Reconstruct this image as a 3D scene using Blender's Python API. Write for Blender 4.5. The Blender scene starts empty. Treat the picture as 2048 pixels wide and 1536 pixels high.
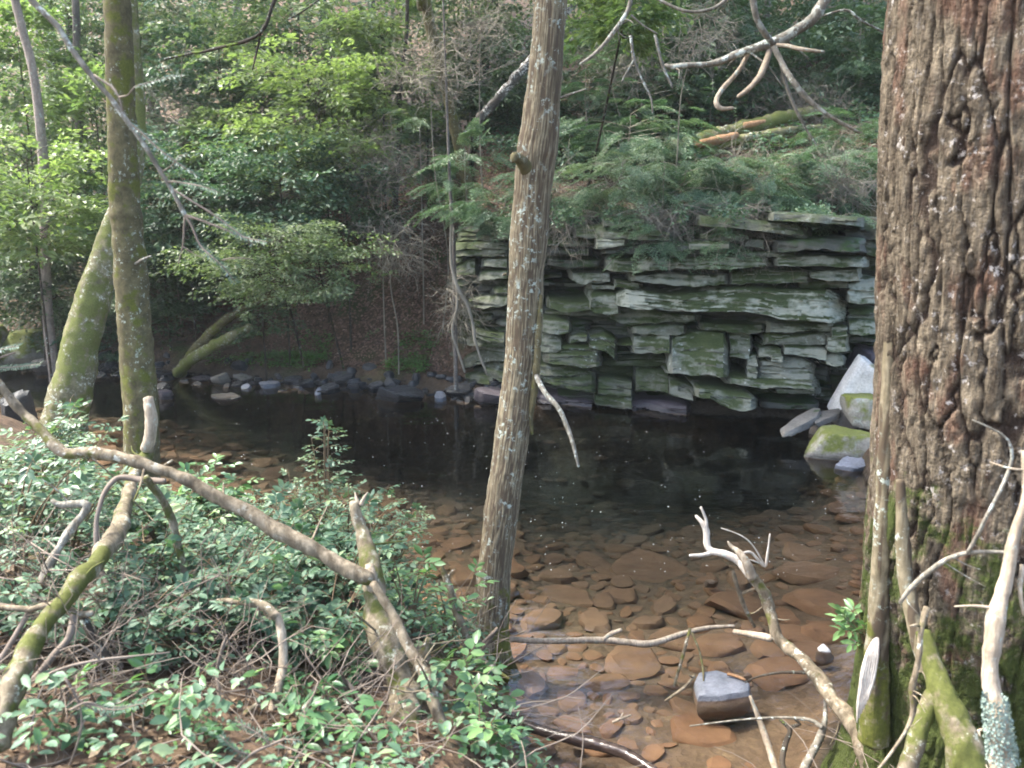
import bpy, math, random
import numpy as np
from mathutils import Vector, noise as mnoise
R = math.radians
rng = np.random.default_rng(7)
random.seed(7)
scene = bpy.context.scene
COL = scene.collection

# ---------------------------------------------------------------- camera
CAMZ, PITCH, FPX = 3.0, R(12.0), 1704.0          # eye height, downward tilt, focal length in 2048-wide pixels
cam_d = bpy.data.cameras.new('camera')
cam = bpy.data.objects.new('camera', cam_d)
COL.objects.link(cam)
cam.location = (0, 0, CAMZ)
cam.rotation_euler = (R(90) - PITCH, 0, 0)
cam_d.sensor_width = 36
cam_d.lens = 36 * FPX / 2048
cam_d.clip_end = 400
cam_d.clip_start = 0.05
cam_d.dof.use_dof = True
cam_d.dof.focus_distance = 6.0
cam_d.dof.aperture_fstop = 3.2
scene.camera = cam

# ---------------------------------------------------------------- light
SUN_AZ, SUN_EL = (-0.85, 0.16), 57.0               # horizontal direction towards the sun, elevation
w = bpy.data.worlds.new('World'); scene.world = w; w.use_nodes = True
wn = w.node_tree
bg = wn.nodes['Background']
sky = wn.nodes.new('ShaderNodeTexSky'); sky.sky_type = 'NISHITA'; sky.sun_disc = False
sky.sun_elevation = R(SUN_EL); sky.sun_rotation = math.atan2(SUN_AZ[0], SUN_AZ[1])
sky.air_density = 1.0; sky.dust_density = 4.0; sky.ozone_density = 0.8
wn.links.new(sky.outputs[0], bg.inputs[0]); bg.inputs[1].default_value = 0.15
sd = bpy.data.lights.new('sun', 'SUN'); sd.energy = 2.1; sd.angle = R(6.0); sd.color = (1, .97, .88)
sun = bpy.data.objects.new('sun', sd); COL.objects.link(sun)
ce = math.cos(R(SUN_EL)); l = math.hypot(*SUN_AZ)
sdir = Vector((SUN_AZ[0]/l*ce, SUN_AZ[1]/l*ce, math.sin(R(SUN_EL))))
sun.rotation_euler = sdir.to_track_quat('Z', 'Y').to_euler()
sun.location = (0, 0, 30)
scene.view_settings.view_transform = 'Standard'; scene.view_settings.look = 'None'
scene.view_settings.exposure = 2.78; scene.view_settings.gamma = 1
scene.view_settings.use_curve_mapping = False
scene.cycles.use_denoising = True
scene.cycles.max_bounces = 7; scene.cycles.diffuse_bounces = 4; scene.cycles.glossy_bounces = 3
scene.cycles.transmission_bounces = 4; scene.cycles.transparent_max_bounces = 8; scene.cycles.volume_bounces = 0
scene.cycles.sample_clamp_indirect = 6
scene.cycles.caustics_reflective = False; scene.cycles.caustics_refractive = False
scene.cycles.filter_width = 1.8

# ---------------------------------------------------------------- helpers: places
_c, _s = math.cos(PITCH), math.sin(PITCH)
def _dir(px, py):
    u = (px-1024)/FPX; v = (768-py)/FPX
    return u, _c + v*_s, -_s + v*_c
def at(px, py, Y):
    u, dy, dz = _dir(px, py); t = Y/dy
    return np.array((u*t, Y, CAMZ + dz*t))
def onz(px, py, z):
    u, dy, dz = _dir(px, py); t = (z-CAMZ)/dz
    return np.array((u*t, dy*t, z))
def rad(r, px, py, Y):
    return r/FPX*Y/_dir(px, py)[1]

# ---------------------------------------------------------------- helpers: noise
def _hash(ix, iy, iz):
    h = (ix.astype(np.int64)*374761393 + iy.astype(np.int64)*668265263 + iz.astype(np.int64)*2147483647) & 0xffffffff
    h = ((h ^ (h >> 13))*1274126177) & 0xffffffff
    h = ((h ^ (h >> 16))*2246822519) & 0xffffffff
    return ((h ^ (h >> 13)) & 0xffffff)/float(0xffffff)
def vnoise(P):
    P = np.asarray(P, float); I = np.floor(P).astype(np.int64); f = P-I; f = f*f*(3-2*f)
    r = 0
    for dx in (0, 1):
        for dy in (0, 1):
            for dz in (0, 1):
                wgt = (f[:, 0] if dx else 1-f[:, 0])*(f[:, 1] if dy else 1-f[:, 1])*(f[:, 2] if dz else 1-f[:, 2])
                r = r + wgt*_hash(I[:, 0]+dx, I[:, 1]+dy, I[:, 2]+dz)
    return r*2-1
def fbm(P, o=4):
    P = np.asarray(P, float); r = 0; a = 1; s = 0
    for i in range(o):
        r = r + a*vnoise(P*2**i + 17.3*i); s += a; a *= .5
    return r/s
def worley(P):                                     # F1, F2
    P = np.asarray(P, float); I = np.floor(P).astype(np.int64)
    f1 = np.full(len(P), 9.); f2 = np.full(len(P), 9.)
    for dx in (-1, 0, 1):
        for dy in (-1, 0, 1):
            for dz in (-1, 0, 1):
                J = I + (dx, dy, dz)
                a, b, c = J[:, 0], J[:, 1], J[:, 2]
                q = np.stack((a+_hash(a, b, c), b+_hash(a+77, b, c), c+_hash(a, b+91, c)), 1)
                d = np.linalg.norm(P-q, axis=1)
                f2 = np.where(d < f1, f1, np.minimum(f2, d)); f1 = np.minimum(f1, d)
    return f1, f2
def sstep(a, b, x):
    t = np.clip((x-a)/(b-a), 0, 1); return t*t*(3-2*t)

# ---------------------------------------------------------------- helpers: objects
def tag(o, label=None, cat=None, group=None, kind=None):
    if label: o['label'] = label
    if cat: o['category'] = cat
    if group: o['group'] = group
    if kind: o['kind'] = kind
    return o
def empty(name, loc, label, cat, group=None):
    o = bpy.data.objects.new(name, None); o.empty_display_size = .1
    COL.objects.link(o); o.location = [float(a) for a in loc]
    return tag(o, label, cat, group)
def make_mesh(name, V, Fs, mat, smooth=True, attrs=None):
    V = np.asarray(V, float)
    if not isinstance(Fs, list): Fs = [Fs]
    Fs = [np.asarray(f, np.int32) for f in Fs if len(f)]
    me = bpy.data.meshes.new(name)
    me.vertices.add(len(V)); me.vertices.foreach_set('co', V.astype(np.float32).ravel())
    idx = np.concatenate([f.ravel() for f in Fs])
    tot = np.concatenate([np.full(len(f), f.shape[1], np.int32) for f in Fs])
    me.loops.add(len(idx)); me.loops.foreach_set('vertex_index', idx)
    me.polygons.add(len(tot))
    me.polygons.foreach_set('loop_start', np.concatenate(([0], np.cumsum(tot)[:-1])).astype(np.int32))
    me.polygons.foreach_set('use_smooth', np.full(len(tot), smooth))
    if attrs:
        for k, a in attrs.items():
            dom = 'FACE' if len(a) == len(tot) and len(a) != len(V) else 'POINT'
            at_ = me.attributes.new(k, 'FLOAT', dom); at_.data.foreach_set('value', np.asarray(a, np.float32))
    me.update(calc_edges=True)
    if mat: me.materials.append(mat)
    return me
def obj(name, V, Fs, mat, parent=None, origin=None, smooth=True, attrs=None):
    """one mesh object; V in world coordinates, origin = parent's place or given"""
    if parent is not None and origin is None: origin = wloc(parent)
    if origin is None: origin = (0, 0, 0)
    V = np.asarray(V, float) - np.asarray(origin, float)
    o = bpy.data.objects.new(name, make_mesh(name, V, Fs, mat, smooth, attrs))
    COL.objects.link(o)
    if parent is not None: o.parent = parent
    else: o.location = [float(a) for a in origin]
    return o
def wloc(o):
    l = np.zeros(3)
    while o is not None: l = l + np.array(o.location); o = o.parent
    return l
class Geo:
    def __init__(s): s.V = []; s.F = {3: [], 4: []}; s.n = 0; s.A = []
    def add(s, V, Fs, a=None):
        if not isinstance(Fs, list): Fs = [Fs]
        for f in Fs:
            f = np.asarray(f)
            if len(f): s.F[f.shape[1]].append(f+s.n)
        s.V.append(np.asarray(V)); s.n += len(V)
        s.A.append(np.full(len(V), rng.random() if a is None else a) if np.isscalar(a) or a is None else a)
        return s
    def out(s):
        return np.concatenate(s.V), [np.concatenate(s.F[k]) for k in (3, 4) if s.F[k]]
    def obj(s, name, mat, parent=None, origin=None, smooth=True):
        V, F = s.out()
        return obj(name, V, F, mat, parent, origin, smooth, {'rnd': np.concatenate(s.A)})

def spline(P, rr, ds):
    P = np.asarray(P, float); rr = np.asarray(rr, float)
    Q = np.vstack((2*P[0]-P[1], P, 2*P[-1]-P[-2])); ro = np.concatenate(([rr[0]], rr, [rr[-1]]))
    out = []; ra = []
    for i in range(1, len(P)):
        a, b, c, d = Q[i-1], Q[i], Q[i+1], Q[i+2]
        n = max(1, int(np.linalg.norm(c-b)/ds + .5)); t = (np.arange(n)/n)[:, None]
        out.append(.5*((2*b)+(c-a)*t+(2*a-5*b+4*c-d)*t*t+(-a+3*b-3*c+d)*t**3))
        ra.append(ro[i]+(ro[i+1]-ro[i])*t[:, 0])
    out.append(P[-1:]); ra.append(rr[-1:])
    return np.concatenate(out), np.concatenate(ra)
def tube(P, rr, n=8, ds=.05, rough=.08, f=8., disp=None, wob=0., tipcap=True, attr=False):
    C, ra = spline(P, rr, ds)
    if wob:
        L_ = np.concatenate(([0], np.cumsum(np.linalg.norm(np.diff(C, axis=0), axis=1)))); ra = ra*(1+.16*vnoise(np.c_[L_*9, L_*0+C[0][0]*31, L_*0])+.10*vnoise(np.c_[L_*31, L_*0+C[0][0]*17, L_*0]))
    if wob: C = C + wob*np.stack([vnoise(np.c_[L_*7, np.full(len(C), k*9.+P[0][0]*7), np.zeros(len(C))]) for k in range(3)], 1)
    T = np.gradient(C, axis=0); T /= np.linalg.norm(T, axis=1)[:, None]+1e-9
    up = np.array((0, 1., 0)) if abs(T[0][1]) < .9 else np.array((1., 0, 0))
    Ns = np.zeros_like(C); v = np.cross(T[0], up); v /= np.linalg.norm(v)
    for i in range(len(C)):
        v = v - T[i]*np.dot(v, T[i]); v /= np.linalg.norm(v)+1e-9; Ns[i] = v
    B = np.cross(T, Ns)
    th = np.arange(n)/n*2*math.pi
    dirs = Ns[:, None, :]*np.cos(th)[None, :, None] + B[:, None, :]*np.sin(th)[None, :, None]
    m = len(C)
    base = C[:, None, :] + dirs*ra[:, None, None]
    s = np.concatenate(([0], np.cumsum(np.linalg.norm(np.diff(C, axis=0), axis=1))))
    h = np.zeros(m*n)
    if disp:
        d, h = disp(dirs.reshape(-1, 3), np.repeat(s, n), np.repeat(ra, n), base.reshape(-1, 3), np.tile(th, m))
    else:
        Bf = base.reshape(-1, 3); d = fbm(Bf*f, 3)*rough*np.repeat(ra, n)
        if rough: d = d + fbm(Bf*f*3.7+5, 2)*rough*.45*np.repeat(ra, n)
    V = base.reshape(-1, 3) + dirs.reshape(-1, 3)*d[:, None]
    i = np.arange(m-1)[:, None]; j = np.arange(n)[None, :]
    a = (i*n+j).ravel(); b = (i*n+(j+1) % n).ravel()
    F = np.stack((a, a+n, b+n, b), 1)
    V = np.vstack((V, C[0] - T[0]*ra[0]*.3, C[-1] + T[-1]*ra[-1]*(.8 if tipcap else .1)))
    jj = np.arange(n); k0 = m*n
    c1 = np.stack((np.full(n, k0), jj, (jj+1) % n), 1); c2 = np.stack((np.full(n, k0+1), (m-1)*n+(jj+1) % n, (m-1)*n+jj), 1)
    if attr: return V, [F, np.vstack((c1, c2))], np.concatenate((h, [h[0], h[-1]]))
    return V, [F, np.vstack((c1, c2))]
def pxpath(spec):                                  # [(px,py,Y,rpx)] -> points, radii in metres
    return np.array([at(p[0], p[1], p[2]) for p in spec]), np.array([rad(p[3], p[0], p[1], p[2]) for p in spec])

# ---------------------------------------------------------------- helpers: materials
class NT:
    def __init__(s, name):
        s.m = bpy.data.materials.new(name); s.m.use_nodes = True; s.t = s.m.node_tree
        for n in list(s.t.nodes): s.t.nodes.remove(n)
        s.out = s.t.nodes.new('ShaderNodeOutputMaterial')
        s._co = None
    def n(s, typ, ins=None, **props):
        nd = s.t.nodes.new('ShaderNode'+typ)
        for k, v in props.items(): setattr(nd, k, v)
        for k, v in (ins or {}).items():
            sk = nd.inputs[k]
            if isinstance(v, bpy.types.NodeSocket): s.t.links.new(v, sk)
            elif isinstance(v, tuple) and len(v) == 3 and sk.type == 'RGBA': sk.default_value = (*v, 1)
            else: sk.default_value = v
        return nd
    def co(s):
        if s._co is None: s._co = s.n('TexCoord').outputs['Object']
        return s._co
    def geo(s, k): return s.n('NewGeometry').outputs[k]
    def map(s, sc): return s.n('Mapping', {'Vector': s.co(), 'Scale': sc}).outputs[0]
    def noise(s, scale, detail=4, vec=None, rough=.55, off=None):
        v = vec or s.co()
        return s.n('TexNoise', {'Vector': v, 'Scale': scale, 'Detail': detail, 'Roughness': rough}).outputs[0]
    def ramp(s, fac, stops, interp='LINEAR'):
        nd = s.n('ValToRGB', {'Fac': fac}); cr = nd.color_ramp; cr.interpolation = interp
        while len(cr.elements) > len(stops): cr.elements.remove(cr.elements[-1])
        while len(cr.elements) < len(stops): cr.elements.new(1)
        for e, (p, c) in zip(cr.elements, stops):
            e.position = p; e.color = (*c, 1) if isinstance(c, tuple) else (c, c, c, 1)
        return nd.outputs[0]
    def mix(s, f, a, b, mode='MIX'):
        nd = s.n('Mix', data_type='RGBA', blend_type=mode)
        for k, v in ((0, f), (6, a), (7, b)):
            if isinstance(v, bpy.types.NodeSocket): s.t.links.new(v, nd.inputs[k])
            elif isinstance(v, tuple): nd.inputs[k].default_value = (*v, 1)
            else: nd.inputs[k].default_value = v
        return nd.outputs[2]
    def math(s, op, a, b=0., clamp=False):
        nd = s.n('Math', operation=op, use_clamp=clamp)
        for k, v in ((0, a), (1, b)):
            if isinstance(v, bpy.types.NodeSocket): s.t.links.new(v, nd.inputs[k])
            else: nd.inputs[k].default_value = v
        return nd.outputs[0]
    def bump(s, h, strength=.5, dist=.01):
        return s.n('Bump', {'Height': h, 'Strength': strength, 'Distance': dist}).outputs[0]
    def attr(s, k): return s.n('Attribute', attribute_name=k).outputs['Fac']
    def pbr(s, col, rough=.8, normal=None, spec=.3):
        i = {'Base Color': col, 'Roughness': rough, 'Specular IOR Level': spec}
        if normal: i['Normal'] = normal
        nd = s.n('BsdfPrincipled', i); s.t.links.new(nd.outputs[0], s.out.inputs[0]); return nd

def m_bark(name, c1, c2, furrow=None, moss=0., mossc=(.06, .09, .012), lichen=0., lichc=(.32, .38, .34), zfade=None, grain=(40, 40, 6), bump=.5, bdist=.006, red=0.):
    t = NT(name)
    g = t.noise(1, 6, t.map(grain), .65); c = t.ramp(g, [(.34, c1), (.64, c2)])
    big = t.noise(3.2, 4)
    c = t.mix(t.ramp(t.noise(19, 6, rough=.7), [(.42, 0.), (.6, .5)]), c, tuple(x*.6 for x in c1))
    c = t.mix(t.ramp(big, [(.35, 0.), (.7, .55)]), c, tuple(x*.62 for x in c1))
    if red: c = t.mix(t.math('MULTIPLY', t.ramp(t.noise(7, 3, t.map((1, 1, .5))), [(.52, 0.), (.62, 1.)]), red), c, (.10, .035, .022))
    if furrow:
        c = t.mix(t.ramp(t.attr('h'), [(.1, 1.), (.72, 0.)]), c, furrow)
    if lichen:
        lm = t.ramp(t.noise(26, 6, rough=.7), [(.60-.08*lichen, 0.), (.64-.06*lichen, 1.)])
        lm = t.math('MULTIPLY', lm, t.ramp(t.noise(5, 2), [(.42, 0.), (.58, 1.)]))
        c = t.mix(t.math('MULTIPLY', lm, .85), c, lichc)
    if moss:
        mm = t.noise(9, 6, rough=.65)
        mm = t.math('ADD', mm, t.math('MULTIPLY', t.noise(2.1, 3), .7))
        if zfade:
            z = t.n('SeparateXYZ', {0: t.co()}).outputs[2]
            zz = t.n('MapRange', {0: z, 1: zfade[0], 2: zfade[1], 3: .25, 4: -.3}).outputs[0]
            mm = t.math('ADD', mm, zz)
        mask = t.ramp(mm, [(1.10-.4*moss, 0.), (1.22-.4*moss, 1.)])
        mc = t.mix(t.noise(60, 3), tuple(x*.55 for x in mossc), tuple(min(1, x*1.7) for x in mossc))
        c = t.mix(mask, c, mc)
    b = t.math('ADD', t.noise(1, 6, t.map(tuple(x*2.2 for x in grain))), t.math('MULTIPLY', t.noise(90, 3), .4))
    t.pbr(c, .88, t.bump(b, bump, bdist), .2)
    return t.m

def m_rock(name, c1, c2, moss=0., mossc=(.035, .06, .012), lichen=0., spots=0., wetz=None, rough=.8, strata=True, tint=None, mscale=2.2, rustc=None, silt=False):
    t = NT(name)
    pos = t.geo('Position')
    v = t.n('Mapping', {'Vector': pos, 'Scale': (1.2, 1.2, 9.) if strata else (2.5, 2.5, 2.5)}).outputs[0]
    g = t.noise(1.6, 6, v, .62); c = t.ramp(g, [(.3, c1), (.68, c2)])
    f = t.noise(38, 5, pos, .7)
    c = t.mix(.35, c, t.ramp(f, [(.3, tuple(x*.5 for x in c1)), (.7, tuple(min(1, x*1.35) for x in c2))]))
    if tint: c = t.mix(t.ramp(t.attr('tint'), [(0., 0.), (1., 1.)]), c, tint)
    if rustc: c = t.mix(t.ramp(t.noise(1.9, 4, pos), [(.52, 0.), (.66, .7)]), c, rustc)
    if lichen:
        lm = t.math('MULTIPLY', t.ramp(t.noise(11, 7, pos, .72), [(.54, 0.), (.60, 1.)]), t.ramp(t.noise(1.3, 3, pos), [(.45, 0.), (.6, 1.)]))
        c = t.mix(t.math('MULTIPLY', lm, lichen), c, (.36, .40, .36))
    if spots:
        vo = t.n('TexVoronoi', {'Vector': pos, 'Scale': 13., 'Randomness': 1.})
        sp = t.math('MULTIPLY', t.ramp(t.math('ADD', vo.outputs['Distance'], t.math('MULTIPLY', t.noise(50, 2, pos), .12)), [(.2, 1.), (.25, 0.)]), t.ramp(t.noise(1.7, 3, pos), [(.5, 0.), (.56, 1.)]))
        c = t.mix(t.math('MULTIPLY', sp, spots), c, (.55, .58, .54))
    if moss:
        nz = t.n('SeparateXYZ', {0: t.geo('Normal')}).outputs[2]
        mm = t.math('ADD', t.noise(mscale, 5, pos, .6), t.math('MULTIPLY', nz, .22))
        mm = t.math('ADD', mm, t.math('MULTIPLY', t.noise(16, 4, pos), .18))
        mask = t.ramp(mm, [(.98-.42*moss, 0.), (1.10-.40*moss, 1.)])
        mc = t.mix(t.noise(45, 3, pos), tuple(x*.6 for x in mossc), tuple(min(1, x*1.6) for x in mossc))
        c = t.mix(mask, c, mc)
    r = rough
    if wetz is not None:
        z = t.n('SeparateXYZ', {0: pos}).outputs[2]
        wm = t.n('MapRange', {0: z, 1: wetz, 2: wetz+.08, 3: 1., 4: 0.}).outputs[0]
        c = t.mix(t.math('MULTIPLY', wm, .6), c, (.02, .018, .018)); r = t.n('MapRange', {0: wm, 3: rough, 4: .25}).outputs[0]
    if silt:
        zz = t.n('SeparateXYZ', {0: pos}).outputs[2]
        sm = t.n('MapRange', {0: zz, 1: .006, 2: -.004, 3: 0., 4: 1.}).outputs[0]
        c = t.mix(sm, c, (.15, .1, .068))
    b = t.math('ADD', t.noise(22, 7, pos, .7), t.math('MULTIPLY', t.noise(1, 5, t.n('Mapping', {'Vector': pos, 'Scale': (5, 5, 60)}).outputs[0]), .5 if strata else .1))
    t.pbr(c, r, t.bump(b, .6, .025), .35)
    return t.m

def m_leaf(name, ca, cb, trans=.35, rough=.42, spec=.45, cc=None, tcol=None):
    t = NT(name)
    rn = t.attr('rnd')
    c = t.ramp(rn, [(0., ca), (.8, cb), (1., cc or cb)])
    p = t.n('BsdfPrincipled', {'Base Color': c, 'Roughness': rough, 'Specular IOR Level': spec})
    tc = t.mix(1., c, tcol or (1.2, 1.4, .75), 'MULTIPLY')
    tr = t.n('BsdfTranslucent', {'Color': tc})
    mx = t.n('MixShader', {0: trans, 1: p.outputs[0], 2: tr.outputs[0]})
    t.t.links.new(mx.outputs[0], t.out.inputs[0])
    return t.m
def m_plain(name, c1, c2, scale=8, rough=.8, grain=None, bump=.3, spec=.3):
    t = NT(name); v = t.map(grain) if grain else None
    n = t.noise(scale, 5, v); t.pbr(t.ramp(n, [(.3, c1), (.7, c2)]), rough, t.bump(n, bump, .01), spec); return t.m

M = dict(
    bark_big=m_bark('bark_big', (.052, .039, .026), (.25, .205, .145), (.026, .017, .012), moss=.68, mossc=(.045, .058, .014), lichen=.25, lichc=(.40, .37, .34), zfade=(.1, 2.0), grain=(34, 34, 5), bump=1., bdist=.03, red=.42),
    bark_mid=m_bark('bark_mid', (.14, .115, .07), (.27, .23, .155), (.07, .052, .034), moss=.5, mossc=(.07, .075, .015), lichen=.55, lichc=(.33, .38, .33), zfade=(0., 1.3), grain=(60, 60, 6)),
    bark_olive=m_bark('bark_olive', (.07, .058, .03), (.15, .13, .065), None, moss=.62, mossc=(.07, .075, .014), lichen=.45, lichc=(.3, .33, .27), grain=(14, 14, 10)),
    bark_moss=m_bark('bark_moss', (.11, .1, .06), (.22, .2, .11), None, moss=.8, mossc=(.085, .095, .027), lichen=.8, lichc=(.45, .47, .4), grain=(14, 14, 6)),
    bark_dark=m_bark('bark_dark', (.03, .024, .018), (.075, .06, .045), None, moss=.3, lichen=.3, grain=(12, 12, 3)),
    bark_grey=m_bark('bark_grey', (.10, .085, .075), (.2, .175, .155), None, moss=.25, lichen=.3, grain=(14, 14, 3)),
    bark_birch=m_bark('bark_birch', (.05, .045, .04), (.13, .12, .11), None, moss=.1, lichen=1.3, lichc=(.5, .5, .48), grain=(10, 10, 14)),
    limb_moss=m_bark('limb_moss', (.09, .072, .045), (.29, .245, .175), None, moss=.7, mossc=(.058, .064, .016), lichen=.5, lichc=(.38, .4, .33), grain=(30, 30, 10)),
    limb_brown=m_bark('limb_brown', (.08, .062, .04), (.29, .24, .17), None, moss=.45, mossc=(.07, .07, .018), lichen=.6, lichc=(.42, .42, .36), grain=(30, 30, 8)),
    bark_pale=m_bark('bark_pale', (.2, .16, .135), (.36, .3, .26), None, lichen=.3, grain=(20, 20, 4)),
    limb_grey=m_bark('limb_grey', (.10, .09, .07), (.30, .275, .23), None, lichen=.9, lichc=(.45, .5, .45), grain=(40, 40, 12)),
    dead_pale=m_bark('dead_pale', (.22, .175, .125), (.46, .39, .30), None, moss=.15, lichen=.2, grain=(60, 60, 5)),
    dead_white=m_bark('dead_white', (.34, .30, .26), (.62, .57, .5), None, lichen=.1, grain=(60, 60, 5)),
    wood_orange=m_bark('wood_orange', (.24, .13, .065), (.38, .235, .135), None, grain=(60, 60, 5)),
    log_wet=m_plain('log_wet', (.028, .018, .014), (.07, .05, .042), 5, .22, (4, 4, 14), .5, .6),
    twig=m_plain('twig', (.09, .07, .055), (.2, .165, .135), 6, .85),
    twig_grey=m_plain('twig_grey', (.13, .115, .09), (.28, .25, .2), 3, .85),
    stem=m_plain('stem', (.09, .06, .035), (.16, .11, .06), 10, .7),
    cliff=m_rock('cliff', (.045, .047, .033), (.115, .12, .086), moss=.82, mossc=(.032, .045, .014), lichen=.35, wetz=.05, tint=(.34, .355, .29)),
    cliff_spot=m_rock('cliff_spot', (.05, .052, .037), (.125, .13, .095), moss=.8, mossc=(.036, .05, .015), lichen=1., spots=.9, wetz=.05, tint=(.3, .31, .26), mscale=1.5),
    cliff_dark=m_rock('cliff_dark', (.025, .025, .02), (.06, .063, .048), moss=.7, mossc=(.025, .045, .012), wetz=.05, tint=(.1, .1, .085)),  # darker copy of the rock, shade of the recesses put into its colour
    shore=m_rock('shore', (.018, .019, .021), (.055, .057, .062), silt=True, moss=.1, wetz=.07, rough=.5, strata=False),
    purple=m_rock('purple', (.035, .03, .033), (.10, .085, .095), silt=True, wetz=.04, rough=.45),
    white=m_rock('white', (.30, .29, .27), (.66, .65, .62), silt=True, moss=.38, mossc=(.17, .16, .08), strata=False, wetz=-1),
    mossrock=m_rock('mossrock', (.13, .12, .10), (.36, .34, .29), silt=True, moss=.95, mossc=(.11, .125, .028), lichen=.6, wetz=.03, strata=False, mscale=3.),
    slate=m_rock('slate', (.085, .08, .068), (.21, .195, .17), silt=True, moss=.1, wetz=.03, rustc=(.2, .16, .13)),
    blue=m_rock('blue', (.08, .088, .10), (.20, .21, .24), silt=True, wetz=-.5, rough=.45, strata=False),
    leaf_beech=m_leaf('leaf_beech', (.065, .10, .055), (.125, .17, .085), .4, cc=(.19, .235, .12)),
    leaf_maple=m_leaf('leaf_maple', (.075, .12, .05), (.15, .205, .085), .45, cc=(.21, .26, .11)),  # sunlit yellow green put into the leaf colour
    leaf_deep=m_leaf('leaf_deep', (.038, .068, .034), (.08, .125, .06), .3, cc=(.12, .17, .075)),
    leaf_blue=m_leaf('leaf_blue', (.04, .085, .052), (.10, .165, .10), .28, .42, .45, cc=(.15, .2, .1)),
    leaf_hem=m_leaf('leaf_hem', (.05, .10, .055), (.12, .185, .10), .25, cc=(.2, .25, .15)),
    leaf_pale=m_leaf('leaf_pale', (.12, .14, .10), (.23, .25, .17), .25, .5, .4),
    leaf_fg=m_leaf('leaf_fg', (.042, .09, .055), (.10, .17, .105), .3, .5, .35, cc=(.18, .25, .13)),
    leaf_laurel=m_leaf('leaf_laurel', (.04, .10, .045), (.09, .175, .07), .25, .36, .45, cc=(.14, .24, .09)),
    leaf_low=m_leaf('leaf_low', (.05, .12, .03), (.10, .2, .05), .35),
    needle=m_leaf('needle', (.04, .08, .05), (.10, .15, .115), .1, .5, .4, cc=(.22, .27, .26)),
    litter=m_leaf('litter', (.065, .042, .025), (.155, .105, .066), .12, .7, .25, cc=(.28, .215, .14), tcol=(1, .8, .6)),
    litter_red=m_leaf('litter_red', (.11, .062, .045), (.23, .145, .11), .12, .7, .25, cc=(.36, .26, .2), tcol=(1, .8, .6)),
    lichen=m_plain('lichen', (.12, .165, .14), (.22, .28, .245), 30, .9),
    speck=m_plain('speck', (.6, .6, .55), (.8, .8, .75), 5, .6),
)
def m_ground():
    t = NT('forest_floor'); pos = t.geo('Position')
    n = t.noise(9, 6, pos, .7); c = t.ramp(n, [(.3, (.04, .026, .018)), (.55, (.085, .055, .038)), (.75, (.15, .10, .072))])
    vo = t.n('TexVoronoi', {'Vector': pos, 'Scale': 16.})
    c = t.mix(.35, c, t.ramp(t.n('SeparateXYZ', {0: vo.outputs['Color']}).outputs[0], [(0., (.03, .02, .013)), (1., (.16, .11, .07))]))
    c = t.mix(t.ramp(t.noise(1.1, 4, pos), [(.52, 0.), (.64, .8)]), c, (.035, .055, .014))
    z = t.n('SeparateXYZ', {0: pos}).outputs[2]
    wm = t.n('MapRange', {0: z, 1: .0, 2: .3, 3: 1., 4: 0.}).outputs[0]
    c = t.mix(wm, c, (.045, .036, .026))
    bed = t.n('MapRange', {0: z, 1: -.02, 2: -.08, 3: 0., 4: 1.}).outputs[0]
    sc = t.ramp(t.noise(5, 6, pos, .7), [(.3, (.09, .055, .032)), (.6, (.17, .105, .06)), (.75, (.31, .20, .10))])
    c = t.mix(bed, c, sc)
    t.pbr(c, .9, t.bump(t.math('ADD', vo.outputs[0], t.noise(30, 5, pos)), .8, .02), .2)
    return t.m
M['ground'] = m_ground()
def m_bed():
    t = NT('bed_stone'); pos = t.geo('Position')
    rn = t.n('ObjectInfo').outputs['Random']
    n = t.noise(4, 6, pos, .65)
    c = t.ramp(n, [(.3, (.13, .062, .03)), (.65, (.25, .125, .06))])
    c = t.mix(t.math('MULTIPLY', t.attr('rnd'), .45), c, (.18, .12, .075))
    t.pbr(c, .8, t.bump(t.noise(40, 4, pos), .4, .008), .25)
    return t.m
M['bed'] = m_bed()
def m_water():
    t = NT('water'); pos = t.geo('Position')
    rip = t.noise(1, 3, t.n('Mapping', {'Vector': pos, 'Scale': (1.6, 3.2, 1)}).outputs[0])
    fine = t.noise(1, 2, t.n('Mapping', {'Vector': pos, 'Scale': (9, 16, 1)}).outputs[0])
    nb = t.bump(t.math('ADD', rip, t.math('MULTIPLY', fine, .12)), .5, .02)
    fr = t.n('Fresnel', {'IOR': 1.33, 'Normal': nb}).outputs[0]
    tr = t.n('BsdfTransparent', {'Color': (.97, .98, .98)})
    gl = t.n('BsdfGlossy', {'Color': (1., 1., 1.), 'Roughness': .03, 'Normal': nb})
    mx = t.n('MixShader', {0: fr, 1: tr.outputs[0], 2: gl.outputs[0]})
    t.t.links.new(mx.outputs[0], t.out.inputs[0])
    va = t.n('VolumeAbsorption', {'Color': (.48, .60, .66), 'Density': 1.1})
    t.t.links.new(va.outputs[0], t.out.inputs[1])
    return t.m
M['water'] = m_water()

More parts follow.
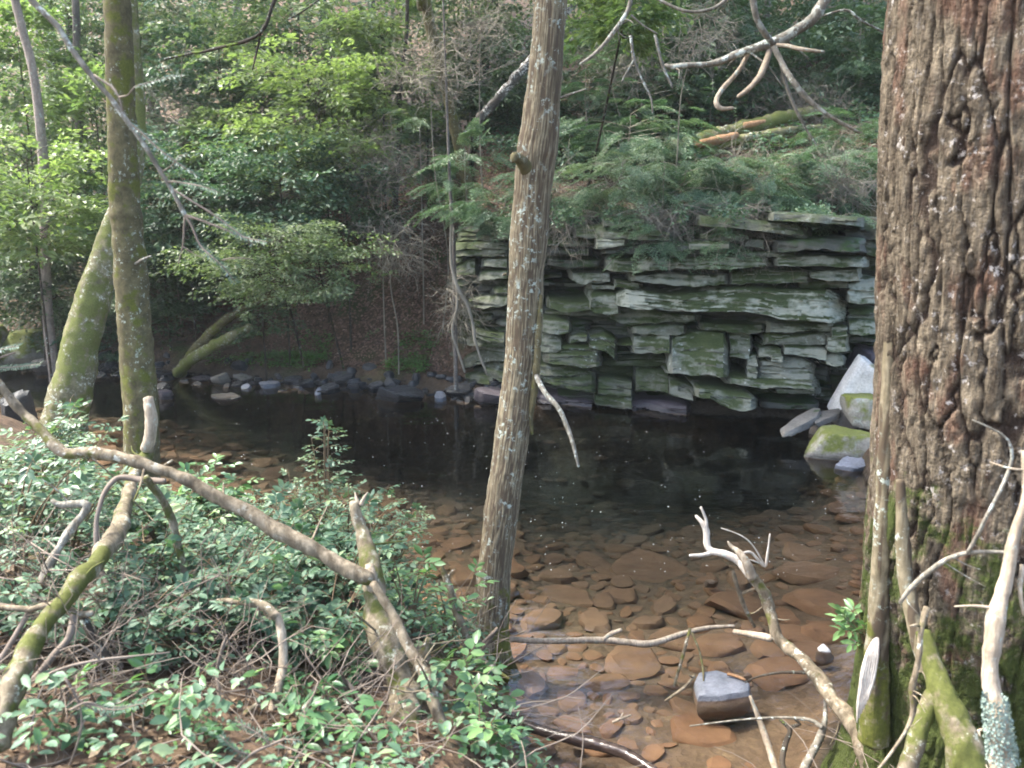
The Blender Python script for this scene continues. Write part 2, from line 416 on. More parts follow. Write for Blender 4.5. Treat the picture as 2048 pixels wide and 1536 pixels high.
# ---------------------------------------------------------------- terrain
FARX = np.array([-60, -20, -12, -8.5, -5.5, -3.6, -1.0, 1.2, 2.8, 4.25, 6, 60])
FARY = np.array([26, 19, 16.6, 15.4, 14.6, 14.05, 13.3, 12.55, 12.1, 11.5, 11., 9.])
NEAX = np.array([-60, -12, -8.5, -5.8, -4.4, -3.3, -2.2, -1.34, -.6, -.2, .05, .3, .9, 1.4, 1.75, 2.1, 2.6, 3.2, 3.7, 4.1, 4.6, 6, 60])
NEAY = np.array([30, 15.2, 12.6, 10.4, 8.6, 7.5, 7.0, 6.5, 5.7, 5.0, 4.1, 3.5, 3.3, 3.45, 4.2, 4.7, 5.4, 6.6, 8.0, 9.7, 10.9, 13, 30])
def ground_z(x, y):
    x = np.atleast_1d(np.asarray(x, float)); y = np.atleast_1d(np.asarray(y, float))
    z0 = np.zeros_like(x)
    wig = vnoise(np.stack((x*1.1, y*1.1, z0), 1))*.12
    fy = np.interp(x, FARX, FARY)+wig; ny = np.interp(x, NEAX, NEAY)+wig*.6
    tf = y-fy; tn = ny-y
    width = np.maximum(fy-ny, .6)
    u = np.clip((y-ny)/width, 0, 1)
    prof = np.interp(u, [0, .06, .15, .35, .6, .8, .92, .97, 1], [.0, .14, .22, .36, .75, 1.15, 1.25, .7, 0])
    leftshal = .55 + .45*sstep(-5.5, -1, x)
    bed = -prof*leftshal*np.clip(width/4, .15, 1)
    lowf = fbm(np.stack((x*.35, y*.35, z0+3), 1), 3); fine = fbm(np.stack((x*1.7, y*1.7, z0+8), 1), 3)
    hn = .10*sstep(0, .25, tn) + 1.35*(1-np.exp(-np.maximum(tn, 0)/2.1)) + fine*.07*sstep(0, 1, tn)
    hn = np.where(x > 1.55, .10*sstep(0, .25, tn) + .9*(1-np.exp(-np.maximum(tn, 0)/2.6)) + fine*.04, hn)
    t_ = np.maximum(tf, 0)
    slope = .22*sstep(0, .5, t_) + .06*t_ + .80*np.clip(t_-.9, 0, 2.6) + .34*np.maximum(t_-3.5, 0)
    bankl = .3*sstep(0, .6, t_) + .20*t_ + .36*np.maximum(t_-2.2, 0)
    wl = sstep(-7.0, -3.2, x)
    slope = slope*wl + bankl*(1-wl)
    cl = 2.85*sstep(.75, 1.05, t_) + .40*np.maximum(t_-1, 0) + .12*sstep(0, .3, t_)
    wc = sstep(-1.05, -.55, x)
    hf = slope*(1-wc) + cl*wc + lowf*.6*sstep(1.5, 6, t_) + fine*.10*sstep(.1, 1.5, t_)
    h = bed + fine*.05*np.minimum(1, prof*4)
    h = np.where(tn > 0, hn, h)
    h = np.where(tf > 0, np.where(tn > 0, np.maximum(hf, hn), hf), h)
    return h
def gz(x, y): return float(ground_z(x, y)[0])
def axis(pts):
    o = []
    for a, b, s in pts: o.append(np.arange(a, b, s))
    return np.concatenate(o + [[pts[-1][1]]])
gx = axis([(-60, -24, 2), (-24, -12, .5), (-12, -6, .16), (-6, 6, .065), (6, 14, .3), (14, 60, 2)])
gy = axis([(-14, 0, 1), (0, 7, .065), (7, 14.5, .08), (14.5, 20, .16), (20, 36, .5), (36, 90, 2)])
XX, YY = np.meshgrid(gx, gy); ZZ = ground_z(XX.ravel(), YY.ravel())
nx, ny_ = len(gx), len(gy)
i, j = np.meshgrid(np.arange(ny_-1), np.arange(nx-1), indexing='ij'); a = (i*nx+j).ravel()
ground = obj('forest_ground', np.stack((XX.ravel(), YY.ravel(), ZZ), 1), np.stack((a, a+1, a+nx+1, a+nx), 1), M['ground'])
tag(ground, 'brown leaf littered forest floor and stream bed of the ravine', kind='structure')
# water: one closed body, its bottom under the bed
bx0, bx1, by0, by1 = -40, 30, 2.4, 30
V = np.array([(x, y, z) for z in (-3, 0) for x, y in ((bx0, by0), (bx1, by0), (bx1, by1), (bx0, by1))], float)
wat = obj('stream_water', V, np.array([(0, 3, 2, 1), (4, 5, 6, 7), (0, 1, 5, 4), (1, 2, 6, 5), (2, 3, 7, 6), (3, 0, 4, 7)]), M['water'], smooth=False)
tag(wat, 'clear brown still water of the stream pool', kind='structure')

# ---------------------------------------------------------------- the layered cliff
CX = np.array([880, 905, 1020, 1100, 1250, 1500, 1700, 1800])
CY = np.array([15.0, 14.4, 13.55, 13.25, 12.95, 12.4, 11.95, 11.75])
def base_Y(px): return float(np.interp(px, CX, CY))
cliff = empty('rock_cliff', (2.2, 12.6, 0), 'mossy overhanging cliff of thin stacked rock ledges above the far edge of the pool', 'cliff')
def slab(stations, p, mat='cliff', tint=.0, K=9, depth=1.1, lean=None, step=.045, hero=False):
    st = np.array(stations, float)
    xa, xb = st[0, 0], st[-1, 0]
    over = .62*np.clip((815-(st[:, 1].mean()+st[:, 2].mean())/2)/380, -.1, 1)
    depth = depth + over + .1
    Ym = base_Y((xa+xb)/2) - p - over
    n = max(6, int((xb-xa)/FPX*Ym/step)); n = min(n, 64)
    X = np.linspace(xa, xb, n)
    yt = np.interp(X, st[:, 0], st[:, 1]); yb = np.interp(X, st[:, 0], st[:, 2])
    seed = xa*.37+yt[0]*.11
    e = np.minimum(1, np.minimum(X-xa, xb-X)/max(6., .08*(xb-xa)))
    rag = vnoise(np.stack((X*.07, X*0+seed, X*0), 1))*2.0 + vnoise(np.stack((X*.22, X*0+seed, X*0+5), 1))*1.1
    yb = yb + rag*np.minimum(1, (yb-yt)/10)
    K = int(np.clip((yb-yt).max()/FPX*Ym/.018, 5, 22))
    ew = np.minimum(1, np.minimum(X-xa, xb-X)/(max(5., .07*(xb-xa)) if hero else max(8., .2*(xb-xa))))
    Yf = np.array([base_Y(x) for x in X]) - over - p*(.40+.60*np.clip(ew, 0, 1)**.6) + .05*vnoise(np.stack((X*.03, X*0+seed, X*0+9), 1))
    if lean is None: lean = .5
    rows = []
    for k in range(K):                                   # down the front face
        f = k/(K-1)
        hh = (yb-yt)/FPX*Yf
        py = yt + (yb-yt)*f
        Y = Yf + lean*hh*(1-f) + np.minimum(.05, hh*.3)*(1-min(1, f*5))**2
        rows.append(np.array([at(x, y, d) for x, y, d in zip(X, py, Y)]))
    top = rows[0].copy(); top[:, 1] += depth; top[:, 2] += .03
    bot1 = rows[-1].copy(); bot1[:, 1] += .06; bot1[:, 2] -= .006
    bot2 = rows[-1].copy(); bot2[:, 1] += depth; bot2[:, 2] += .02
    G = np.stack([top] + rows + [bot1, bot2])            # (rows, n, 3)
    m = len(G)
    Pf = G[1:-2].reshape(-1, 3)
    lay = np.floor(Pf[:, 2]*21 + vnoise(Pf*(.8, .8, 1.5))*2.2); seg = np.floor(Pf[:, 0]*1.1 + lay*.37 + vnoise(Pf*(2.5, 2.5, 6.))*.5)
    d = fbm(Pf*(3., 3., 7.), 5)*.05 + _hash(lay, seg, lay*0)*.075*min(1, p*2+.3)
    cr, cr2 = worley(Pf*(2.2, 2.2, 5.)); d = d + .03*sstep(.06, .0, cr2-cr)
    Pf[:, 1] += d; Pf[:, 2] += fbm(Pf*9+4, 2)*.006
    G[1:-2] = Pf.reshape(m-3, n, 3)
    V = G.reshape(-1, 3)
    ii, jj = np.meshgrid(np.arange(m-1), np.arange(n-1), indexing='ij'); a = (ii*n+jj).ravel()
    F = [np.stack((a, a+n, a+n+1, a+1), 1)]
    c0 = np.arange(m)*n; c1 = c0+n-1
    b = np.stack((np.array([a_, a_+1]) for a_ in ()), 0) if False else np.array([[ (m-1)*n+q+1, (m-1)*n+q, q, q+1] for q in range(n-1)])
    F.append(b)
    V = np.vstack((V, G[:, 0].mean(0), G[:, -1].mean(0)))
    k0 = m*n
    F3 = [(k0, c0[(q+1) % m], c0[q]) for q in range(m)] + [(k0+1, c1[q], c1[(q+1) % m]) for q in range(m)]
    o = obj('rock_slab', V, F+[np.array(F3)], M[mat], cliff, smooth=True, attrs={'tint': np.full(len(V), tint)})
    mod_edge(o)
    return o
def mod_edge(o):
    try: o.data.set_sharp_from_angle(angle=R(42))
    except Exception: pass

HERO = [
 ([(1227,592,603),(1250,577,611),(1280,580,617),(1310,585,615),(1345,590,622),(1400,585,622),(1450,575,620),(1500,572,622),(1540,575,628),(1570,578,638),(1620,580,640),(1660,580,643),(1692,596,641)], .80, 'cliff', .75),
 ([(1213,522,538),(1230,515,540),(1260,515,543),(1300,515,538),(1350,517,535),(1400,515,535),(1450,512,537),(1500,515,533),(1550,515,530)], .85, 'cliff', .3),
 ([(1262,556,560),(1310,548,565),(1350,547,568),(1390,550,571),(1430,551,568),(1460,548,563)], .76, 'cliff', .45),
 ([(1456,545,566),(1500,540,565),(1550,540,563),(1600,540,561),(1628,545,560)], .72, 'cliff', .2),
 ([(1622,545,556),(1660,540,558),(1722,538,560)], .76, 'cliff', .3),
 ([(1548,515,528),(1600,512,530),(1650,512,530),(1700,518,533),(1737,515,532)], .82, 'cliff', .25),
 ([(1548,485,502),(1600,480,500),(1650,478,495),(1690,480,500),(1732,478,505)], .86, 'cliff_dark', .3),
 ([(1180,600,613),(1190,583,623),(1220,583,627),(1240,590,625)], .62, 'cliff', .4),
 ([(1215,622,628),(1230,612,640),(1260,610,648),(1300,618,645),(1350,628,643),(1400,632,640)], .5, 'cliff', .1),
 ([(1192,478,495),(1205,476,495),(1225,480,492),(1252,480,488)], .92, 'cliff', .5),
 ([(1203,495,505),(1250,495,505),(1300,492,503),(1400,490,497)], .86, 'cliff_dark', .2),
 ([(1150,455,472),(1190,452,474),(1217,450,475)], .7, 'cliff', .1),
 ([(1206,436,450),(1260,435,452),(1292,438,450)], .72, 'cliff', .1),
 ([(1198,462,474),(1250,465,475),(1300,458,477),(1350,470,480)], .84, 'cliff', .1),
 ([(1378,486,496),(1420,485,496),(1462,487,494)], .88, 'cliff', .3),
 ([(1393,430,445),(1450,437,452),(1500,440,455),(1560,445,465),(1617,455,475)], .8, 'cliff', .0),
 ([(1400,463,475),(1450,470,480),(1500,472,480)], .7, 'cliff', .05),
 ([(1488,478,492),(1532,478,495)], .7, 'cliff', .1),
 ([(1540,425,436),(1600,428,440),(1650,430,443),(1700,436,447),(1727,436,450)], .95, 'cliff', .1),
 ([(1533,645,663),(1580,650,662),(1620,653,660),(1674,645,662)], .62, 'cliff', .3),
 ([(1400,645,658),(1450,648,660),(1500,650,665),(1535,648,660)], .56, 'cliff', .0),
 ([(1528,665,687),(1580,668,687),(1630,665,688),(1662,660,687)], .55, 'cliff_spot', .2),
 ([(1459,668,712),(1480,665,714),(1504,668,716)], .62, 'cliff_spot', .2),
 ([(1267,672,703),(1280,672,706),(1342,670,705)], .68, 'cliff', .3),
 ([(1337,700,744),(1350,675,745),(1400,665,748),(1450,668,752),(1458,715,753)], .82, 'cliff_spot', .35),
 ([(1496,713,754),(1516,712,756)], .76, 'cliff_spot', .4),
 ([(1515,720,757),(1560,715,759),(1600,715,760),(1629,730,760)], .7, 'cliff_spot', .4),
 ([(1568,692,705),(1600,693,710),(1640,695,716),(1656,700,718)], .68, 'cliff', .5),
 ([(1518,700,712),(1545,700,714),(1567,700,712)], .66, 'cliff', .4),
 ([(1543,713,722),(1567,713,722)], .8, 'cliff', .5),
 ([(1454,757,764),(1490,758,770),(1530,762,777),(1570,762,773),(1600,762,776),(1637,762,785)], .85, 'cliff_spot', .4),
 ([(1553,778,783),(1590,778,786),(1636,775,788)], .78, 'cliff_spot', .2),
 ([(1337,755,785),(1350,760,790),(1370,765,797),(1389,775,800)], .62, 'cliff_spot', .4),
 ([(1389,775,790),(1420,778,793),(1440,780,805),(1470,785,818),(1500,790,820),(1513,800,812)], .98, 'cliff', .25),
 ([(1520,800,813),(1580,806,816),(1636,806,817)], .6, 'cliff_dark', .6),
 ([(1090,700,722),(1130,690,728),(1180,690,735),(1202,705,728)], .66, 'cliff_spot', .0),
 ([(1138,672,683),(1160,668,682),(1177,670,678)], .6, 'cliff', .3),
 ([(1178,672,690),(1210,668,700),(1232,680,722)], .6, 'cliff_spot', .0),
 ([(1072,728,745),(1100,730,765),(1150,733,778),(1192,750,787)], .6, 'cliff', .0),
 ([(1195,755,785),(1230,758,790),(1266,765,790)], .56, 'cliff', .0),
 ([(1189,792,804),(1220,790,814),(1266,795,817)], .6, 'cliff', .1),
 ([(1257,805,835),(1300,800,835),(1350,805,838),(1382,812,836)], .58, 'purple', .0),
 ([(1075,790,802),(1130,795,814),(1192,802,820)], .5, 'purple', .0),
 ([(1271,740,780),(1300,735,780),(1339,745,783)], .52, 'cliff', .0),
 ([(1265,655,665),(1330,650,668),(1371,652,666)], .56, 'cliff', .1),
 ([(1098,600,610),(1125,605,622),(1160,605,620),(1192,600,615)], .5, 'cliff', .15),
 ([(1145,550,556),(1160,548,566),(1222,548,560)], .55, 'cliff', .2),
 ([(1228,560,572),(1260,565,573),(1282,570,574)], .6, 'cliff', .4),
 ([(1182,568,575),(1232,572,578)], .55, 'cliff', .2),
 ([(904,516,524),(926,511,519)], .3, 'cliff', .9),
 ([(911,541,549),(930,520,547),(952,519,546)], .36, 'cliff', .7),
 ([(967,521,532),(985,517,532),(1016,517,533)], .4, 'cliff', .6),
 ([(959,550,560),(970,543,558),(1016,540,553)], .4, 'cliff', .6),
 ([(989,577,586),(1016,576,585)], .4, 'cliff', .3),
 ([(938,600,610),(965,595,615),(990,592,612),(1016,595,606)], .45, 'cliff', .5),
 ([(952,660,672),(980,665,685),(1010,668,682)], .45, 'cliff', .5),
 ([(970,685,693),(1010,680,692)], .42, 'cliff', .3),
 ([(938,678,688),(975,682,690)], .38, 'cliff', .6),
 ([(905,487,496),(960,484,496),(1016,487,496)], .4, 'cliff', .1),
 ([(912,498,508),(960,498,510),(1016,499,510)], .42, 'cliff', .2),
 ([(920,468,478),(970,466,477),(1016,468,478)], .36, 'cliff', .0),
 ([(990,462,474),(1020,460,476)], .5, 'cliff', .3),
 ([(930,752,763),(960,750,766),(987,755,764)], .42, 'cliff', .3),
 ([(970,725,745),(1000,722,760),(1015,730,770)], .4, 'cliff', .0),
 ([(930,720,735),(970,700,722),(1010,705,720)], .36, 'cliff', .0),
 ([(1698,565,600),(1720,560,606),(1755,556,602)], .66, 'cliff', .55),
 ([(1698,618,637),(1730,615,641),(1765,620,641)], .45, 'cliff', .1),
 ([(1698,642,666),(1730,640,669),(1760,645,666)], .6, 'cliff', .6),
 ([(1698,672,682),(1755,672,683)], .4, 'cliff_dark', .5),
 ([(1662,655,672),(1675,652,675),(1700,655,672)], .72, 'cliff', .5),
 ([(1655,675,700),(1680,670,702),(1697,675,700)], .76, 'cliff', .55),
 ([(1650,712,725),(1675,705,732),(1690,715,725)], .7, 'cliff', .4),
 ([(1628,738,755),(1660,735,762)], .4, 'cliff_dark', .3),
 ([(1730,475,505),(1765,492,513)], .45, 'cliff', .2),
 ([(1690,455,478),(1740,450,476),(1770,455,478)], .4, 'cliff_dark', .0),
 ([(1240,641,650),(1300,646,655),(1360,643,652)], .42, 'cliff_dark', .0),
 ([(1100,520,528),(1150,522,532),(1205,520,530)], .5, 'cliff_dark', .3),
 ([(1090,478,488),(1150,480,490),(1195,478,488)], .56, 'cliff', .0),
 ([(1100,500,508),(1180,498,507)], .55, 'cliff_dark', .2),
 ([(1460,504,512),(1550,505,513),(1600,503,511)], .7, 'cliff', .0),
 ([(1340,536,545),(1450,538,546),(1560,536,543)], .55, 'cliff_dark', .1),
 ([(1600,562,574),(1660,561,575),(1702,560,572)], .62, 'cliff', .1),
 ([(1085,640,660),(1115,636,668),(1140,645,660)], .6, 'cliff', .5),
 ([(1080,672,700),(1110,668,705),(1125,680,698)], .62, 'cliff', .45),
]
for st, p, mt, ti in HERO:
    st = [tuple(q) for q in st]; st[0] = (st[0][0]-5, st[0][1], st[0][2]); st[-1] = (st[-1][0]+5, st[-1][1], st[-1][2])
    slab([(a_, b_-1, c_+2.5) for a_, b_, c_ in st], p*1.3, mt, ti*(.45 if st[0][0] < 1120 else 1), hero=True)  # shade at the left end put into the slabs as a darker tint
# thinner courses behind and between them
y = 436.
while y < 836:
    th = rng.uniform(6, 14)
    x = 905 + rng.uniform(-12, 55) + max(0, (y-780)*.3)
    while x < 1775:
        L = rng.uniform(90, 330) if x > 1050 else rng.uniform(30, 90)
        recess = .18 if y > 815 else 0
        rec = .5 if 1080 < x+20 < 1200 and 490 < y < 600 else 0
        if rec: L = min(L, 1215-x)
        p = (rng.uniform(-.1, .26) if rng.random() < .75 else rng.uniform(.26, .6))*(1 if x > 1030 else .8) - recess - rec
        xe = min(x+L, 1790)
        dy = rng.uniform(-3, 3)
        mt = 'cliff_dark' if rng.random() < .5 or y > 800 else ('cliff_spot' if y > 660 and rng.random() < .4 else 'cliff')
        f1_, f2_ = rng.uniform(.2, .8, 2)
        slab([(x, y+th*.5*f1_, y+th*(1-.4*f1_)), (x+(xe-x)*.3, y+rng.uniform(-1, 2), y+th+rng.uniform(-1, 3)), (x+(xe-x)*.7, y+dy*.5, y+th+dy*.5+rng.uniform(-1, 4)), (xe, y+dy+th*.5*f2_, y+th*(1-.4*f2_)+dy)], p, mt, rng.uniform(0, .5)**2, K=6, depth=.9, step=.07)
        x = xe + rng.uniform(-4, 3)
    y += th*.78
# solid rock behind the courses
X = np.linspace(935, 1840, 80); rows = []
for py, off in ((425, 1.1), (432, .5), (520, .35), (640, .32), (760, .3), (840, .3), (900, .3)):
    rows.append([at(x, py, base_Y(x)+off) for x in X])
G = np.array(rows); G[:, :, 1] += fbm(G.reshape(-1, 3)*2, 3).reshape(len(rows), -1)*.1
ii, jj = np.meshgrid(np.arange(len(rows)-1), np.arange(79), indexing='ij'); a = (ii*80+jj).ravel()
Vb = G.reshape(-1, 3); Vb = np.vstack((Vb, Vb+(0, 1.2, 0))); k = len(Vb)//2
F = np.stack((a, a+80, a+81, a+1), 1)
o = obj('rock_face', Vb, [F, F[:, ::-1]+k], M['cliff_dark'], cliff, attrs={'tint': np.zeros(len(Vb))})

# ---------------------------------------------------------------- rocks
_ico = {}
def ico(n):
    if n in _ico: return _ico[n]
    import bmesh
    bm = bmesh.new(); bmesh.ops.create_icosphere(bm, subdivisions=n, radius=1)
    V = np.array([v.co[:] for v in bm.verts]); F = np.array([[v.index for v in f.verts] for f in bm.faces]); bm.free()
    _ico[n] = (V, F); return V, F
def rock_geo(seed, size, sub=4, planes=11, flat=1., rough=.04, soft=22, yaw=0., tilt=(0, 0)):
    r = np.random.default_rng(seed); V, F = ico(sub)
    nr = r.normal(size=(planes, 3)); nr /= np.linalg.norm(nr, axis=1)[:, None]
    nr = np.vstack((nr, [(0, 0, 1), (0, 0, -1)])); d = np.concatenate((r.uniform(.62, 1., planes), [.6*flat, .7*flat]))
    dt = V @ nr.T
    q = np.where(dt > .05, dt/d, 0)
    rr = (q**soft).sum(1)**(-1/soft)
    P = V*rr[:, None]
    P = P/np.abs(P).max(0)
    P = P*(1+rough*fbm(P*2.5+seed, 4)[:, None]*1.6)
    P = P*np.array(size)
    ca, sa = math.cos(tilt[0]), math.sin(tilt[0]); P = P @ np.array([(1, 0, 0), (0, ca, sa), (0, -sa, ca)])
    ca, sa = math.cos(tilt[1]), math.sin(tilt[1]); P = P @ np.array([(ca, 0, -sa), (0, 1, 0), (sa, 0, ca)])
    ca, sa = math.cos(yaw), math.sin(yaw); P = P @ np.array([(ca, sa, 0), (-sa, ca, 0), (0, 0, 1)])
    return P, F
def plate2(seed, sub=3):
    r = np.random.default_rng(seed); V, F = ico(sub); n = r.integers(5, 9)
    th = (np.arange(n)+r.uniform(-.35, .35, n))/n*2*math.pi
    nr = np.stack((np.cos(th), np.sin(th), r.uniform(-.35, .45, n)), 1); nr /= np.linalg.norm(nr, axis=1)[:, None]
    tl = r.uniform(-.16, .16, 4)
    nr = np.vstack((nr, unit_((tl[0], tl[1], 1)), unit_((tl[2], tl[3], -1)))); d = np.concatenate((r.uniform(.72, 1., n), [.34, .36]))
    dt = V @ nr.T; q = np.where(dt > .03, dt/d, 0); P = V*((q**26).sum(1)**(-1/26))[:, None]
    P = P*(1+.07*fbm(P*3+seed, 4)[:, None]); P[:, 2] += .03*fbm(P*5+seed+9, 3)
    P /= np.abs(P).max(0); P[:, 1] *= r.uniform(.5, .85)
    return P, F
def unit_(v): v = np.array(v, float); return v/np.linalg.norm(v)
def rock_px(box, Y, depth, mat, label, cat='rock', seed=1, sub=4, tilt=(0, 0), group=None, name='boulder', flat=1., yaw=0., planes=13, sink=.0, tint=.3):
    """box = x0,y0,x1,y1 of the rock in the photograph, Y its distance"""
    x0, y0, x1, y1 = box
    if Y is None:
        d = np.array(_dir((x0+x1)/2, y1)); t = np.linspace(9, 30, 2000); k = np.argmax(CAMZ+d[2]*t < ground_z(d[0]*t, d[1]*t)); Y = float(d[1]*t[k])+.05
    a = at((x0+x1)/2, (y0+y1)/2, Y)
    hw = (x1-x0)/2/FPX*Y/_dir(x0, y0)[1]; hh = (y1-y0)/2/FPX*Y/_dir(x0, y0)[1]
    hh = hh*(1+sink)
    if mat in ('shore', 'slate', 'blue', 'purple'): P, F = plate2(seed+300, sub); P = P @ np.array([(1, 0, 0), (0, math.cos(.25), math.sin(.25)), (0, -math.sin(.25), math.cos(.25))]); tl_ = tilt[1]+.15*math.sin(seed*2.3); P = P @ np.array([(math.cos(tl_), 0, -math.sin(tl_)), (0, 1, 0), (math.sin(tl_), 0, math.cos(tl_))]); P[:, 1] *= depth*1.3
    else: P, F = rock_geo(seed, (hw, depth, hh), sub, planes, flat, tilt=tilt, yaw=yaw)
    P[:, 0] *= hw/np.abs(P[:, 0]).max(); P[:, 2] *= hh/np.abs(P[:, 2]).max()
    c = a - (0, 0, hh*sink/(1+sink))
    base = c - (0, 0, hh)
    o = obj(name, P + c, F, M[mat], None, origin=base, attrs={'tint': np.full(len(P), tint)})
    mod_edge(o)
    return tag(o, label, cat, group)
RX = [  # box, Y, depth, mat, label, seed, extra
 ((1658,703,1762,822), 10.9, .34, 'white', 'large bright white boulder leaning at the right end of the cliff', 'boulder', 5, dict(tilt=(.2,.5), sink=.25, sub=5)),
 ((1688,784,1776,838), 10.5, .3, 'mossrock', 'squarish pale boulder with yellow moss just below the bright white boulder', 'boulder', 12, dict(sink=.3)),
 ((1698,684,1765,745), 11.5, .35, 'purple', 'dark rounded boulder wedged behind the bright white boulder', 'boulder', 9, dict(sink=.3)),
 ((1590,852,1775,925), 9.9, .42, 'mossrock', 'broad low boulder with green moss on top at the right water edge', 'boulder', 23, dict(sink=.5, sub=5)),
 ((1668,910,1735,944), 9.45, .2, 'blue', 'bluish grey slab at the waterline in front of the moss topped boulder', 'rock', 31, dict(sink=.5)),
 ((1712,903,1765,925), 9.7, .18, 'blue', 'small bluish stone behind the waterline slab beside the big trunk', 'rock', 32, dict(sink=.5)),
 ((1620,838,1690,872), 10.8, .25, 'slate', 'dark grey block between the slanting slab and the mossy boulder', 'rock', 33, dict(sink=.5)),
 ((1660,815,1720,860), 10.9, .2, 'slate', 'narrow tilted rock directly under the bright white boulder', 'rock', 34, dict(tilt=(0,.5), sink=.2)),
 ((20,655,92,712), 15.5, .5, 'mossrock', 'mossy grey boulder on the left bank behind the leaning mossy trunk', 'boulder', 41, dict(sink=.3)),
 ((-60,640,22,740), 15.2, .6, 'mossrock', 'big moss covered boulder cut by the left edge of the picture', 'boulder', 42, dict(sink=.3)),
 ((58,716,124,748), 15.0, .3, 'shore', 'flat grey rock just left of the leaning mossy trunk at the far shore', 'rock', 43, dict(sink=.4)),
 ((0,782,58,846), 11.2, .35, 'shore', 'dark blue grey rock behind the shrub at the left edge', 'rock', 44, dict(sink=.4)),
 ((196,724,236,748), 15.2, .3, 'shore', 'dark rock at the far shore between the leaning mossy trunk and the brown trunk', 'rock', 45, dict(sink=.4)),
 ((224,739,262,757), 14.9, .2, 'shore', 'low bluish stone touching the left side of the brown trunk in view', 'rock', 46, dict(sink=.5)),
 ((306,736,348,752), 14.7, .25, 'shore', 'low wide bluish stone right of the brown trunk at the far shore', 'rock', 47, dict(sink=.5)),
 ((306,762,342,784), 13.6, .2, 'shore', 'grey angular stone standing in the water right of the brown trunk', 'rock', 48, dict(sink=.5)),
 ((318,777,346,799), 13.0, .15, 'purple', 'small triangular purple stone in the water nearest the brown trunk', 'rock', 49, dict(sink=.5)),
 ((380,751,428,764), 14.4, .2, 'purple', 'long flat purple stone at the foot of the mossy logs', 'rock', 50, dict(sink=.5)),
 ((425,742,462,770), 14.2, .22, 'slate', 'tall angular grey stone right of the flat purple stone', 'rock', 51, dict(sink=.4, tint=.0)),
 ((464,748,508,766), 14.3, .22, 'slate', 'brown topped stone right of the tall angular grey one', 'rock', 52, dict(sink=.4, tint=.0)),
 ((458,760,492,777), 14.0, .14, 'shore', 'small wedge stone in front of the brown topped stone', 'rock', 53, dict(sink=.5)),
 ((482,766,506,782), 13.8, .1, 'blue', 'little pale blue stone lowest of the small shore pile', 'rock', 54, dict(sink=.5)),
 ((507,752,526,772), 14.1, .12, 'shore', 'small upright stone between the shore pile and a flat blue stone', 'rock', 55, dict(sink=.4)),
 ((519,760,562,778), 13.9, .2, 'blue', 'flat pointed blue stone at the waterline right of the shore pile', 'rock', 56, dict(sink=.5)),
 ((424,787,488,803), 13.1, .22, 'slate', 'thin flat stone with a pale edge alone in the far water', 'rock', 57, dict(sink=.4, flat=.6)),
 ((566,748,606,772), 14.2, .2, 'shore', 'dark jumbled rock under the left end of the green bank plants', 'rock', 58, dict(sink=.4)),
 ((596,756,634,780), 13.9, .2, 'shore', 'dark rock beside the angular stone of the middle shore', 'rock', 59, dict(sink=.4)),
 ((632,763,682,793), 13.5, .22, 'shore', 'angular dark blue stone with a split corner on the middle shore', 'rock', 60, dict(sink=.4)),
 ((628,776,645,800), 13.3, .1, 'blue', 'small upright splinter of stone leaning on the angular dark blue stone', 'rock', 61, dict(sink=.4)),
 ((660,742,720,768), 14.1, .3, 'shore', 'large dark rock shaded under the bank behind the shore stones', 'rock', 62, dict(sink=.4)),
 ((694,761,724,788), 13.5, .18, 'shore', 'rounded dark blue stone with a wet shining foot', 'rock', 63, dict(sink=.4)),
 ((732,762,772,784), 13.5, .18, 'shore', 'low dark stone touching the left end of the great slab', 'rock', 64, dict(sink=.4)),
 ((766,750,800,782), 13.5, .12, 'shore', 'tilted thin stone standing over the great slab', 'rock', 65, dict(sink=.3, tilt=(0,-.5))),
 ((744,768,862,812), 13.0, .42, 'shore', 'great dark slab sloping into the water at the middle of the far shore', 'rock', 66, dict(sink=.25, flat=.55, tilt=(.15,.12), sub=5)),
 ((868,784,894,802), 12.9, .14, 'blue', 'small rounded blue stone right of the great slab', 'rock', 67, dict(sink=.4)),
 ((890,768,950,794), 13.2, .3, 'shore', 'dark flat rock between the round blue stone and the cliff foot', 'rock', 68, dict(sink=.4)),
 ((942,774,1022,800), 12.7, .3, 'purple', 'purple wet rock at the cliff foot left of the centre trunk', 'rock', 69, dict(sink=.4)),
 ((1628,1289,1666,1316), 5.35, .06, 'white', 'small white topped stone breaking the surface near the big trunk', 'stone', 72, dict(sink=.5, sub=3)),
 ((1486,1346,1504,1360), 5.1, .03, 'white', 'tiny pale stone just above the water right of the flat grey stone', 'stone', 73, dict(sink=.5, sub=3)),
 ((1146,1490,1171,1508), 4.45, .04, 'blue', 'small oval grey pebble beside the wet log', 'stone', 74, dict(sink=.3, sub=3)),
 ((366,1040,505,1112), 6.9, .35, 'shore', 'dark rounded boulder half hidden behind the leafy shrubs of the near bank', 'boulder', 75, dict(sink=.5)),
 ((150,922,192,948), 8.6, .15, 'white', 'small pale stone at the water edge behind the arching dead limb', 'stone', 76, dict(sink=.4, sub=3)),
 ((1408,1158,1436,1170), 6.9, .05, 'blue', 'small glinting stone tip left of the driftwood limb', 'stone', 77, dict(sink=.5, sub=3)),
]
for box, Y, dp, mt, lb, ct, sdn, ex in RX: rock_px(box, Y, dp, mt, lb, ct, sdn, **ex)
